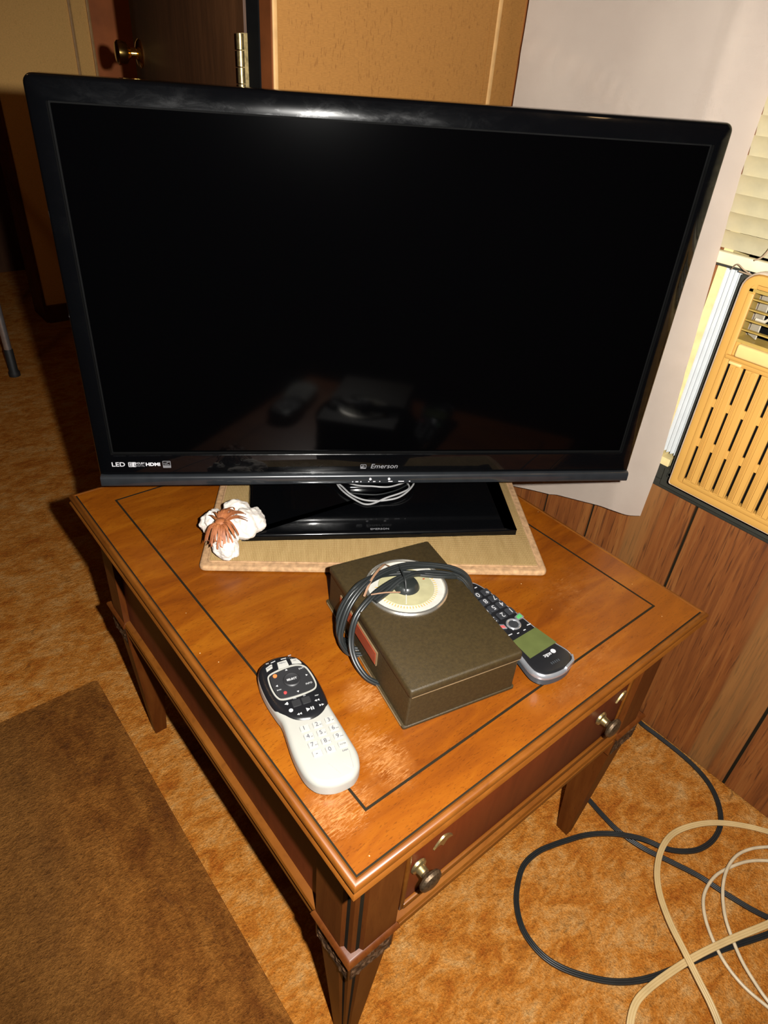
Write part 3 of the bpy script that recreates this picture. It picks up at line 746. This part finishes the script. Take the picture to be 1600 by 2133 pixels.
# thin cable coil lying on the television base
cz = MZ+.0115
cb2 = thing('cable_coil', 'loose coil of thin grey cable lying on the black television base', 'cable', (TVX, TVY, cz), TVA)
sweep('cable_strand', [(-.080, .050, .004), (-.060, .038, .006), (-.049, .021, .008), (-.037, .002, .006), (-.021, -.009, .004), (-.004, -.012, .0035), (.013, -.012, .0045), (.030, -.008, .006), (.045, .004, .008), (.057, .023, .009), (.060, .045, .006)], circ(.0013, 8), M_cable, cb2)
sweep('cable_strand', [(-.056, .046, .004), (-.052, .023, .005), (-.041, .004, .0035), (-.025, -.013, .002), (-.016, -.018, .002), (-.005, -.016, .0025), (.013, -.009, .0065), (.036, .002, .0075), (.05, .018, .006), (.045, .045, .004)], circ(.0013, 8), M_cable, cb2)
sweep('cable_strand', [(-.046, .036, .006), (-.026, .020, .009), (-.005, .015, .0105), (.007, .012, .011), (.021, .014, .010), (.038, .023, .009), (.05, .035, .005)], circ(.0012, 8), M_cable, cb2)
sweep('cable_strand', [(-.04, .012, .002), (-.015, .006, .0025), (.005, .005, .003), (.03, .012, .005), (.05, .03, .003)], circ(.0010, 8), M_cord, cb2)

# ================================================================== COTTON BOLL
bo = thing('cotton_boll', 'white fluffy cotton boll with curled dry brown bracts beside the television base', 'cotton boll', (.125, .440, MZ))
def lock(center, rad, seed, stretch=(1, 1, 1)):
    bm = bmesh.new(); bmesh.ops.create_icosphere(bm, subdivisions=5, radius=1)
    cx, cy, cz_ = center[0]-.125, center[1]-.440, center[2]-MZ
    for v in bm.verts:
        n = v.co.normalized()
        k = 1+.22*noise.fractal(n*1.4+Vector((seed, 0, 0)), 1, 2, 3)+.022*noise.fractal(n*4+Vector((seed, 3, 0)), .9, 2, 4)
        p = Vector((n.x*rad*stretch[0], n.y*rad*stretch[1], n.z*rad*stretch[2]))*k
        v.co = p+Vector((cx, cy, cz_))
        wx, wy = v.co.x+.125-TVX, v.co.y+.440-TVY
        uu, yy = wx*math.cos(TVA)+wy*math.sin(TVA), -wx*math.sin(TVA)+wy*math.cos(TVA)
        zmin = .0125 if uu > -.1795 and yy > -.082 else .0004
        if v.co.z < zmin: v.co.z = zmin
    return from_bm('cotton_lock', bm, M_cotton, bo, True)
lock((.146, .434, .533), .0225, 1.3, (1.0, 1, .85))
lock((.146, .461, .533), .0190, 4.1, (1, 1, .9))
lock((.113, .461, .531), .0165, 7.7)
lock((.103, .414, .530), .0165, 9.2, (.95, 1.45, .9))
lock((.160, .446, .529), .0150, 2.2)
lock((.118, .438, .530), .0190, 5.5)
CC = Vector((.106, .424, .5585))
rb = random.Random(11)
def bract(end, wid, nfr, lift=.007):
    """one papery bract: a fan of narrow curled fingers joined at the base"""
    e = Vector(end); bm = bmesh.new()
    ax = e-CC; side = ax.cross(Vector((0, 0, 1))).normalized()
    for k in range(nfr):
        s = (k/(nfr-1)-.5)*2 if nfr > 1 else 0
        tip = e+side*wid*s*1.5+Vector((0, 0, -.004*abs(s)+rb.uniform(-.004, .002)))+ax*rb.uniform(-.25, .1)
        mid = CC+(tip-CC)*.5+Vector((0, 0, lift))+side*wid*s*.35
        cur = tip+side*rb.uniform(-.004, .004)+Vector((0, 0, -.004))
        pts = [CC+side*wid*s*.25+Vector((0, 0, -.002)), mid, tip, cur]
        sweep('', [p-Vector((.125, .44, MZ)) for p in pts], [(-.0013, -.0002), (.0013, -.0002), (.0011, .0003), (-.0011, .0003)], None, None, 5, into=bm, scale=lambda t: 1.3*(1-t)**.6+.12)
    return from_bm('bract', bm, M_bract, bo, True)
bract((.140, .434, .5565), .010, 9); bract((.129, .447, .556), .006, 5)
bract((.088, .408, .543), .010, 9, .006); bract((.092, .402, .545), .007, 6, .004)
bract((.095, .440, .546), .008, 5, .002); bract((.113, .401, .548), .004, 4, .008); bract((.112, .461, .550), .004, 3, .004)
lathe('stem_base', [(0, -.004), (.006, -.003), (.0072, 0), (.005, .0022), (0, .003)], M_bract, bo, 12, Matrix.Translation(CC-Vector((.125, .44, MZ))))

# ================================================================== CONTROL BOX
BA = math.atan2(-.029, .131)
bx = thing('dial_control_box', 'brown metal control box with round white dial and black cord wrapped around', 'control box', (.120, .084, ZT), BA)
BW, BL, BH = .134, .199, .058
def bl_(x0, x1, y0, y1, zz, r=.0025): return [(x, y, zz) for x, y in rrect(x0, x1, y0, y1, r, 3)]
loft('housing', [bl_(.0, BW, .0, BL, .0004), bl_(.0, BW, .0, BL, .0030), bl_(.0025, BW-.002, .0010, BL-.004, .0036), bl_(.0035, BW-.003, .0004, BL-.003, .0478)], M_box, bx)
loft('lid', [bl_(.0028, BW-.002, -.0012, BL-.0030, .0476), bl_(.0022, BW-.0015, -.0020, BL-.0022, .0490), bl_(.0024, BW-.0017, -.0016, BL-.0026, .0560), bl_(.0032, BW-.0025, -.0006, BL-.0036, .0574), bl_(.0042, BW-.0035, .0006, BL-.0046, .0578)], M_box, bx)
sweep('worn_rim', [(-.0003, .004, .0030), (-.0004, .08, .0031), (-.0002, BL-.005, .0030)], circ(.0007, 6), M_boxlt, bx, 1)
sweep('worn_rim', [(.004, -.0019, .0484), (.06, -.0022, .0485), (BW-.004, -.0019, .0484)], circ(.0005, 6), M_boxlt, bx, 1)
dc = (.067, .130); TOPZ = .0578
dm = Matrix.Translation((dc[0], dc[1], TOPZ))
lathe('dial_ring', [(.0440, 0), (.0465, 0), (.0468, .0018), (.0455, .0034), (.0438, .0036), (.0430, .0022), (.0430, .0004)], M_chrome, bx, 48, dm)
df = lathe('dial_face', [(0, 0), (.0432, 0), (.0432, .0008), (0, .0008)], M_dialw, bx, 48, dm)
lathe('dial_scale', [(0, .0008), (.0315, .0008), (.0310, .0014), (0, .0016)], M_dialc, df, 48, dm)
bm = bmesh.new()
for k in range(40):
    a = math.radians(-200+k*5.6); c, s = math.cos(a), math.sin(a)
    r0, r1, hw = .0318, .0352, .00045
    q = [(r0*c-hw*s, r0*s+hw*c), (r1*c-hw*s, r1*s+hw*c), (r1*c+hw*s, r1*s-hw*c), (r0*c+hw*s, r0*s-hw*c)]
    loft('', [[(x+dc[0], y+dc[1], TOPZ+zz) for x, y in q] for zz in (.0008, .0011)], None, into=bm)
from_bm('tick_mark', bm, M_grille, df)
lathe('dial_knob', [(0, .0014), (.0150, .0014), (.0140, .0040), (.0120, .0075), (.0100, .0085), (0, .0088)], M_knobb, bx, 28, dm)
m = dm @ Matrix.Rotation(math.radians(-118), 4, 'Z'); bm = bmesh.new(); add_box(bm, (.006, -.0005, .0015), (.0285, .0005, .0023)); bm.transform(m); from_bm('pointer', bm, M_dialw, bx)
boxes('red_dial_mark', [((dc[0]+.023, dc[1]+.003, TOPZ+.0014), (dc[0]+.0255, dc[1]+.0045, TOPZ+.0018))], M_redlab, df)
box('nameplate', (-.0001+.0015, .068, .022), (.0032, .162, .041), M_boxlt, bx)
box('nameplate_field', (.0008, .0695, .0235), (.0030, .1605, .0395), M_redlab, bx)
# cord bundle
def cordwrap(pts, r=.0030): return sweep('power_cord', pts, flatcord(r*1.05, r*.62, 2, 5), M_cord, bx, 6)
cordwrap([(.004, .058, .0025), (-.006, .072, .004), (-.0115, .090, .014), (-.0105, .104, .030), (-.001, .114, .052), (.020, .123, .0645), (.045, .133, .0668), (.070, .139, .0660), (.100, .135, .0650), (.128, .122, .061), (.138, .110, .050), (.141, .102, .030), (.139, .100, .005)])
cordwrap([(.004, .112, .0025), (-.009, .118, .006), (-.0155, .124, .022), (-.0105, .131, .042), (.006, .138, .0625), (.030, .145, .0680), (.058, .150, .0690), (.085, .150, .0670), (.112, .143, .0650), (.131, .134, .061), (.141, .124, .050), (.143, .118, .030), (.140, .116, .005)])
cordwrap([(.004, .104, .0025), (-.010, .109, .006), (-.0165, .116, .020), (-.0130, .122, .036), (-.001, .130, .056), (.020, .139, .0690), (.046, .147, .0730), (.075, .149, .0730), (.103, .142, .0700), (.128, .130, .066), (.1425, .120, .055), (.146, .111, .030), (.142, .108, .005)])
cordwrap([(.004, .128, .0025), (-.007, .128, .006), (-.0130, .130, .022), (-.0085, .137, .045), (.010, .142, .0650), (.032, .150, .0660), (.052, .151, .0650), (.075, .143, .0660), (.100, .130, .0650), (.124, .122, .0620), (.137, .128, .052), (.1385, .126, .03), (.137, .124, .005)])
cordwrap([(.022, .118, .0630), (.040, .124, .0655), (.058, .130, .070), (.075, .133, .0710), (.084, .134, .0690)])
sweep('twist_tie', [(.014, .128, .064), (.030, .142, .0735), (.050, .156, .0745), (.060, .163, .066), (.066, .160, .0600)], [(-.0012, -.0003), (.0012, -.0003), (.0012, .0003), (-.0012, .0003)], M_tie, bx)
sweep('twist_tie', [(.060, .118, .0635), (.062, .126, .0740), (.064, .138, .0765), (.066, .150, .0740), (.068, .158, .0630)], circ(.0011, 6), M_cord, bx)
sweep('twist_tie', [(.020, .124, .068), (.036, .120, .0690), (.052, .117, .0665)], circ(.0008, 6), M_tie, bx)

# ================================================================== CORDLESS HANDSET
PA = -.1259
ph = thing('cordless_handset', 'black cordless telephone handset with green display and silver rim behind the brown box', 'telephone', (.3042, .1107, ZT), PA)
ol = [(-.001, .0866), (-.010, .0845), (-.0155, .076), (-.0165, .060), (-.0175, .036), (-.0200, .013), (-.0225, -.012), (-.0258, -.043), (-.0285, -.063), (-.0278, -.0745), (-.0215, -.0835), (-.008, -.0872), (.008, -.0868), (.0215, -.0815), (.0275, -.074), (.0284, -.0625), (.0245, -.0434), (.0222, -.0118), (.0205, .0133), (.0178, .0368), (.0165, .060), (.0120, .0785), (.006, .0850)]
ol = [(x, y if y > -.03 else y+.0055*min(1, (-y-.03)/.05)) for x, y in ol]
ol = poly_smooth(ol[::-1], 3)
hz = lambda x, y: .0035*min(1.1, max(-1.1, -y/.08))
body = slab('lower_shell', inset(ol, .0005), .0008, .0130, M_pside, ph, .002, 3, .007, hz)
def hl(ins, zz): return [(x, y, zz+hz(x, y)) for x, y in inset(ol, ins)]
loft('silver_rim', [hl(.0, .0120), hl(-.0006, .0150), hl(.0006, .0176), hl(.0022, .0186), hl(.0030, .0180)], M_psilver, ph, cap0=False, cap1=False)
loft('face', [hl(.0024, .0150), hl(.0024, .0180), hl(.0036, .0190), hl(.006, .0194)], M_pblack, ph)
def onface(x, y, h=0): return .0194+hz(x, y)+h
def facepatch(name, pts, h0, h1, mat, par, bev=.0004):
    a = [(x, y, onface(x, y, h0)) for x, y in pts]; c = [(x, y, onface(x, y, h1)) for x, y in inset(pts, bev)]
    return loft(name, [a, c], mat, par)
facepatch('display', [(.0200, -.0172), (.0240, -.0470), (-.0190, -.0515), (-.0180, -.0215)][::-1], -.0003, .0005, M_lcd, ph)
facepatch('silver_tab', [(.006, -.0822), (.0215, -.0775), (.0268, -.0700), (.0252, -.0685), (.0195, -.0745), (.006, -.0785)], -.003, .0006, M_psilver, ph)
keys = [('1', .0125, .0182), ('2', -.0010, .0169), ('3', -.0150, .0154), ('4', .0106, .0324), ('5', -.0022, .0317), ('6', -.0140, .0300), ('7', .0100, .0454), ('8', -.0036, .0452), ('9', -.0135, .0440), ('*', .0093, .0590), ('0', -.0045, .0587), ('#', -.0125, .0580)]
fc = Matrix.Rotation(PI, 4, 'Z')
for s_, x, y in keys:
    k = facepatch('key', rrect(x-.0055, x+.0055, y-.0053, y+.0053, .0018, 3), -.0002, .0009, M_pkey, ph)
    text('digit', s_, .0100, M_pnum, k, Matrix.Translation((x+.001, y, onface(x, y, .0012))) @ Matrix.Rotation(PI, 4, 'Z'))
k = facepatch('talk_key', [(.0085, .0005), (.0200, .0020), (.0198, .0105), (.0100, .0075)], -.0002, .0013, M_psilver, ph)
facepatch('talk_key_mark', [(.0108, .0018), (.0188, .0030), (.0184, .0088), (.0112, .0065)], .0012, .0015, M_green, k)
k = facepatch('end_key', [(-.0205, .0010), (-.0100, -.0035), (-.0095, .0035), (-.0190, .0085)], -.0002, .0013, M_psilver, ph)
facepatch('end_key_mark', [(-.0190, .0010), (-.0112, -.0026), (-.0108, .0022), (-.0182, .0048)], .0012, .0015, M_pink, k)
nm_ = Matrix.Translation((.0010, -.0013, onface(0, 0, -.0004)))
lathe('navigation_ring', [(.0058, .0), (.0088, .0), (.0088, .0014), (.0078, .0022), (.0066, .0020), (.0058, .0012)], M_psilver, ph, 28, nm_)
lathe('navigation_key', [(0, 0), (.0060, 0), (.0060, .0012), (0, .0016)], M_pkey, ph, 24, nm_)
for x, y, w_ in ((.0165, -.0100, .0030), (-.0135, -.0125, .0030), (.0060, -.0145, .0018), (-.0040, -.0150, .0016), (.0040, .0715, .002), (-.0050, .0720, .0028)):
    facepatch('small_key', rrect(x-w_, x+w_, y-.0007, y+.0007, .0005, 2), -.0002, .0007, M_pnum, ph)
text('lettering', 'at&t', .0062, M_pnum, ph, Matrix.Translation((.0015, -.0568, onface(0, -.0568, .0001))) @ Matrix.Rotation(PI, 4, 'Z'), bold=.0001)
lathe('round_emblem', [(0, 0), (.0030, 0), (.0030, .0003), (0, .0003)], M_pnum, ph, 20, Matrix.Translation((.0110, -.0552, onface(0, -.055, 0))))
bm = bmesh.new()
for k in range(5): add_box(bm, (-.004+.0026*k, -.0695, onface(0, -.068, 0)), (-.0028+.0026*k, -.0665, onface(0, -.068, .0002)))
from_bm('earpiece_slots', bm, M_pside, ph)

# ================================================================== REMOTE
RA = -math.atan2(.042, .159)
rm = thing('remote_control', 'white remote control with black upper half lying at the table edge', 'remote control', (.040, .1435, ZT), RA)
rol = [(0, .0822), (-.0105, .0806), (-.0195, .0757), (-.0242, .066), (-.0253, .0501), (-.0238, .0328), (-.0205, .0152), (-.0180, .0037), (-.0183, -.0121), (-.0190, -.0288), (-.0183, -.0463), (-.0160, -.0628), (-.0110, -.0745), (-.0045, -.0805), (.0045, -.0838), (.0136, -.0842), (.0237, -.0823), (.0310, -.0762), (.0350, -.0684), (.0374, -.0554), (.0362, -.0383), (.0340, -.0144), (.0318, .006), (.0320, .0130), (.0324, .0257), (.0314, .0436), (.0284, .0602), (.0217, .0740), (.0118, .0802)]
rol = [(x, y if y > -.03 else y+.0055*min(1, (-y-.03)/.05)) for x, y in rol]
rol = poly_smooth(rol[::-1], 3)
rz_ = lambda x, y: .0012*math.cos(min(1, abs(x-.007)/.028)*PI/2)+.0008*(y/.08)**2
body = slab('body', rol, .0006, .0175, M_rwhite, rm, .0055, 5, .004, rz_)
blk = [p for p in [(0, .0815), (-.0100, .0798), (-.0190, .0750), (-.0236, .066), (-.0247, .0501), (-.0234, .0328), (-.0207, .0195), (-.0165, .0095), (-.0105, .0018), (-.0035, -.0033), (.0050, -.0060), (.0105, -.0065), (.0189, -.0043), (.0275, .0015), (.0312, .0092), (.0318, .0257), (.0308, .0436), (.0278, .0602), (.0212, .0734), (.0114, .0795)]]
blk = poly_smooth(blk[::-1], 3)
fp = lambda ins, zz: [(x, y, zz+rz_(x, y)) for x, y in inset(blk, ins)]
face = loft('black_faceplate', [fp(.0004, .0100), fp(0, .0150), fp(.0015, .0172), fp(.004, .0186), fp(.007, .0189)], M_rblack, rm)
zf_ = lambda x, y, h: .0188+rz_(x, y)+h
def rp(name, pts, h0, h1, mat, par, bev=.0004): return loft(name, [[(x, y, zf_(x, y, h0)) for x, y in pts], [(x, y, zf_(x, y, h1)) for x, y in inset(pts, bev)]], mat, par)
rgp = [(-.0145, .0582), (-.0045, .0614), (.0075, .0628), (.0165, .0620), (.0230, .0575), (.0255, .0499), (.0268, .0385), (.0258, .0300), (.0201, .0258), (.0047, .0240), (-.0098, .0251), (-.0145, .0300), (-.0165, .0400), (-.0165, .0510)]
rgp = poly_smooth(rgp[::-1], 4)
sweep('white_ring', [(x, y, zf_(x, y, .0003)) for x, y in rgp], [(-.0009, -.0005), (.0009, -.0005), (.0007, .0005), (-.0007, .0005)], M_rwhite, rm, 1, True)
rp('navigation_pad', [(x, y) for x, y in inset(rgp, .0014)], -.0002, .0005, M_rdark, rm)
lathe('select_key', [(0, 0), (.0088, 0), (.0088, .0010), (.0076, .0018), (.0066, .0014), (0, .0012)], M_rdark, rm, 28, Matrix.Translation((.0054, .0450, zf_(.005, .045, .0003))))
mr = lambda x, y, h=.0012: Matrix.Translation((x, y, zf_(x, y, h)))
text('lettering', 'SELECT', .0032, M_rwmark, rm, mr(.0054, .0450, .0019), bold=.0001)
def key(pts, mat, name='key'): return rp(name, pts, -.0003, .0010, mat, rm)
kk = key([(-.0150, .0640), (-.0080, .0668), (-.0072, .0712), (-.0095, .0716), (-.0150, .0690)], M_rkey); text('lettering', 'GUIDE', .0020, M_rprint, kk, mr(-.0112, .0680) @ Matrix.Rotation(.3, 4, 'Z'))
kk = key([(-.0030, .0635), (.0085, .0645), (.0080, .0722), (-.0022, .0716)], M_rkey); text('lettering', 'MENU', .0026, M_rprint, kk, mr(.0028, .0690))
kk = key([(.0120, .0655), (.0215, .0625), (.0210, .0662), (.0185, .0705), (.0118, .0715)], M_rkey); text('lettering', 'LIST', .0020, M_rprint, kk, mr(.0162, .0680) @ Matrix.Rotation(-.15, 4, 'Z'))
lathe('orange_key', [(0, 0), (.0022, 0), (.0022, .0010), (0, .0013)], M_rorange, rm, 16, mr(-.0090, .0555, .0003)); lathe('red_key', [(0, 0), (.0016, 0), (.0016, .0010), (0, .0013)], M_rred, rm, 16, mr(-.0055, .0318, .0003))
def tri(x, y, a, s=.0014):
    pts = [(x+s*math.cos(a+2*PI*i/3), y+s*math.sin(a+2*PI*i/3)) for i in range(3)]; return pts
bm = bmesh.new()
def flat(pts, h=.0006): loft('', [[(x, y, zf_(x, y, h)) for x, y in pts], [(x, y, zf_(x, y, h+.0002)) for x, y in pts]], None, into=bm)
flat(tri(.0040, .0590, PI/2)); flat(tri(.0212, .0461, 0)); flat(tri(-.0105, .0430, PI)); flat(tri(.0068, .0290, -PI/2))
for x, y, s in ((.0225, .0128, PI), (.0198, .0126, PI), (.0217, .0060, 0), (.0242, .0060, 0), (-.0012, .0030, PI), (.0012, .0030, PI)): flat(tri(x, y, s, .0015), .0003)
flat(tri(.0088, .0052, 0, .0026), .0003); flat([(.0118, .0034), (.0130, .0034), (.0130, .0070), (.0118, .0070)], .0003); flat([(.0138, .0034), (.0150, .0034), (.0150, .0070), (.0138, .0070)], .0003)
flat(tri(-.0085, .0190, PI, .0018), .0003); flat([(-.0078, .0172), (-.0066, .0178), (-.0066, .0204), (-.0078, .0208)], .0003)
flat([(-.0066+.0021*math.cos(i*PI/8), .0100+.0021*math.sin(i*PI/8)) for i in range(16)], .0003)
flat([(.003, .0752), (.0085, .0750), (.0085, .0742), (.003, .0744)], .0002); flat([(-.008, .0742), (-.003, .0752), (-.003, .0744), (-.008, .0734)], .0002)
from_bm('printed_symbol', bm, M_rwmark, rm)
text('lettering', 'EXIT', .0027, M_rwmark, rm, mr(.0190, .0562, .0007)); text('lettering', 'INFO', .0030, M_rwmark, rm, mr(.0202, .0352, .0007)); text('lettering', 'BACK', .0018, M_rwmark, rm, mr(-.0100, .0375, .0007))
text('lettering', 'PREV', .0018, M_rwmark, rm, mr(.0226, .0185, .0003)); text('lettering', 'OFF', .0020, M_rwmark, rm, mr(.0130, .0768, .0001)); text('lettering', 'ON', .0020, M_rwmark, rm, mr(-.0115, .0745, .0001))
for x in (.0010, .0110): rp('rocker_key', rrect(x-.0045, x+.0045, .0125, .0205, .0012, 3), -.0002, .0006, M_rdark, rm)
text('lettering', 'VOL', .0018, M_rwmark, rm, mr(.0010, .0222, .0003)); text('lettering', 'CH', .0018, M_rwmark, rm, mr(.0110, .0222, .0003))
nk = [('1', 0, 0), ('2', 1, 0), ('3', 2, 0), ('4', 0, 1), ('5', 1, 1), ('6', 2, 1), ('7', 0, 2), ('8', 1, 2), ('9', 2, 2), ('-', 0, 3), ('0', 1, 3), ('ENTER', 2, 3)]
zw = lambda x, y: .0175+rz_(x, y)
for s_, i, j in nk:
    x = -.0005+.0126*i+.0007*j; y = -.0135-.0100*j+.0012*(i-1)**2*(1 if i == 2 else .2)
    pts = rrect(x-.0047, x+.0047, y-.0036, y+.0036, .0014, 3)
    k = loft('number_key', [[(a, c, zw(a, c)-.0004) for a, c in pts], [(a, c, zw(a, c)+.0007) for a, c in inset(pts, .0005)]], M_rkey, rm)
    text('digit', s_, .0064 if len(s_) == 1 else .0020, M_rprint, k, Matrix.Translation((x-(.0008 if len(s_) == 1 else 0), y, zw(x, y)+.0008)))
    if s_ in '23456789' and len(s_) == 1:
        text('letters', dict(zip('23456789', ('abc', 'def', 'ghi', 'jkl', 'mno', 'pqrs', 'tuv', 'wxyz')))[s_], .0016, M_rprint, k, Matrix.Translation((x+.0028, y-.0012, zw(x, y)+.0008)))
text('lettering', 'DASH', .0022, M_rprint, rm, Matrix.Translation((.0265, -.0490, zw(.0265, -.049)+.0001)))
# faint handwritten TV
sweep('faint_pen_mark', [(.0075, -.0570, zw(.0075, -.057)+.0001), (.0110, -.0640, zw(.011, -.064)+.0001), (.0135, -.0705, zw(.0135, -.0705)+.0001)], circ(.00025, 4), M_rkey, rm, 3)
sweep('faint_pen_mark', [(.0200, -.0600, zw(.02, -.06)+.0001), (.0262, -.0690, zw(.0262, -.069)+.0001), (.0285, -.0585, zw(.0285, -.0585)+.0001), (.0300, -.0500, zw(.03, -.05)+.0001)], circ(.00025, 4), M_rkey, rm, 3)

# ================================================================== CORDS ON THE FLOOR
def cable(name, xy, zs, prof, mat, label):
    n = len(xy)
    pts = [(p[0], p[1], p[2] if len(p) > 2 else (zs(i/(n-1)) if callable(zs) else zs)) for i, p in enumerate(xy)]
    o = sweep(name, pts, prof, mat, None, 6); return tag(o, label, 'cord')
bA = [(.50, .30), (.565, .16), (.574, .09), (.569, .049), (.564, .014), (.562, -.022), (.57, -.063), (.588, -.106), (.604, -.147), (.614, -.191), (.632, -.244), (.68, -.33)]
bB = [(.66, .30), (.755, .17), (.786, .105), (.7865, .075), (.788, .039), (.787, -.015), (.777, -.06), (.755, -.094), (.722, -.119), (.685, -.128), (.647, -.124), (.618, -.11), (.596, -.088), (.58, -.057), (.557, -.029), (.533, -.007), (.508, .009), (.482, .0195), (.454, .0295), (.424, .0375), (.389, .037), (.357, .022), (.332, .001), (.315, -.028), (.312, -.062), (.322, -.093), (.345, -.126), (.373, -.154), (.41, -.177), (.463, -.198), (.528, -.222), (.608, -.256), (.70, -.29)]
cr = [(0.7745, -0.1912, 0.009), (0.7473, -0.1541, 0.009), (0.713, -0.1201, 0.009), (0.6756, -0.0967, 0.0091), (0.6317, -0.082, 0.0095), (0.592, -0.0837, 0.0107), (0.5514, -0.0986, 0.0133), (0.5186, -0.1221, 0.0174), (0.4908, -0.1551, 0.0219), (0.4711, -0.1895, 0.0244), (0.4546, -0.2218, 0.0234), (0.4436, -0.2474, 0.0196), (0.4308, -0.27, 0.0151), (0.4105, -0.2923, 0.0117)]
cr2 = [(0.3091, -0.2129, 0.0095), (0.3344, -0.1947, 0.0128), (0.3596, -0.1845, 0.0153), (0.3857, -0.1842, 0.0171), (0.4276, -0.1914, 0.0183), (0.4817, -0.2043, 0.019), (0.5418, -0.2235, 0.0193), (0.6101, -0.2485, 0.0195), (0.6575, -0.2633, 0.0195)]
wA = [(0.7632, -0.2107, 0.0138), (0.7349, -0.1915, 0.0138), (0.7084, -0.1758, 0.0138), (0.6777, -0.1667, 0.0138), (0.6436, -0.1681, 0.0138), (0.609, -0.1792, 0.0138), (0.5767, -0.1989, 0.0138), (0.5551, -0.2202, 0.0138), (0.5342, -0.248, 0.0138), (0.5212, -0.2758, 0.0138), (0.5147, -0.2962, 0.0138), (0.5108, -0.3245, 0.0138)]
wB = [(0.7369, -0.2249, 0.0081), (0.7163, -0.2026, 0.0081), (0.6894, -0.1834, 0.0081), (0.6583, -0.1707, 0.0081), (0.6212, -0.1618, 0.0081), (0.5828, -0.1651, 0.0081), (0.5554, -0.1796, 0.0081), (0.5325, -0.2041, 0.0081), (0.5151, -0.2346, 0.0081), (0.5083, -0.267, 0.0081), (0.5111, -0.3002, 0.0081), (0.5146, -0.3252, 0.0081)]
cr = cr + [(.365, -.355, .006), (.30, -.47, .0035)]
cr2 = [(.17, -.37, .0035), (.245, -.262, .006)] + cr2 + [(.725, -.30, .016), (.77, -.42, .0045)]
wA = wA + [(.505, -.40, .008), (.52, -.52, .0035)]
wB = wB + [(.535, -.40, .005), (.59, -.52, .0035)]
bA = bA + [(.70, -.42), (.71, -.56)]
cable('flat_black_cord', bA, .0028, flatcord(.0042, .0022, 3), M_cord, 'straighter black flat cord running from behind the table leg to the right edge')
cable('flat_black_cord', bB, lambda t: .0030+.0056*math.exp(-((t-.385)/.085)**4), flatcord(.0042, .0022, 3), M_cord, 'long black flat cord making the two wide loops on the carpet by the table leg')
cable('cream_flat_cord', cr, lambda t: .0115+.008*math.sin(PI*min(1, t*1.1)), flatcord(.0046, .0019, 3), M_fc, 'cream flat cord arching left in one tall loop at lower right')
cable('cream_flat_cord', cr2, lambda t: .024-.010*abs(t-.5), flatcord(.0048, .0019, 3), M_fc, 'cream flat cord curving up from the bottom edge and lying over the other cords')
cable('white_cable', wA, .015, circ(.0026), M_wc, 'thin white round cable whose loop reaches higher, lying over the other thin white cable')
cable('white_cable', wB, .0095, circ(.0026), M_wc, 'thin white round cable whose loop bulges farther left, under the other thin white cable')

# ================================================================== WALKING FRAME in the hall
wk = thing('walking_frame', 'aluminium walking frame with black rubber tip standing at far left in the hall', 'walker', (.245, 2.30, 0))
for x, y in ((0, 0), (-.55, 0), (.02, .42), (-.57, .42)):
    l_ = lathe('leg', [(.0125, .06), (.0125, .30), (.0127, .82)], M_alu, wk, 16, Matrix.Translation((x, y, 0)))
    lathe('rubber_foot', [(0, 0), (.019, 0), (.019, .012), (.0150, .020), (.0150, .095), (.0128, .098)], M_rubber, l_, 16, Matrix.Translation((x, y, 0)))
sweep('crossbar', [(0, 0, .20), (-.55, 0, .20)], circ(.009), M_alu, wk, 1); sweep('crossbar', [(0, 0, .55), (-.55, 0, .55)], circ(.009), M_alu, wk, 1)
for x in (0, -.55): sweep('handle', [(x, 0, .80), (x, .02, .86), (x+.01, .20, .88), (x+.02, .40, .86), (x+.02, .42, .80)], circ(.014), M_rubber, wk, 6)
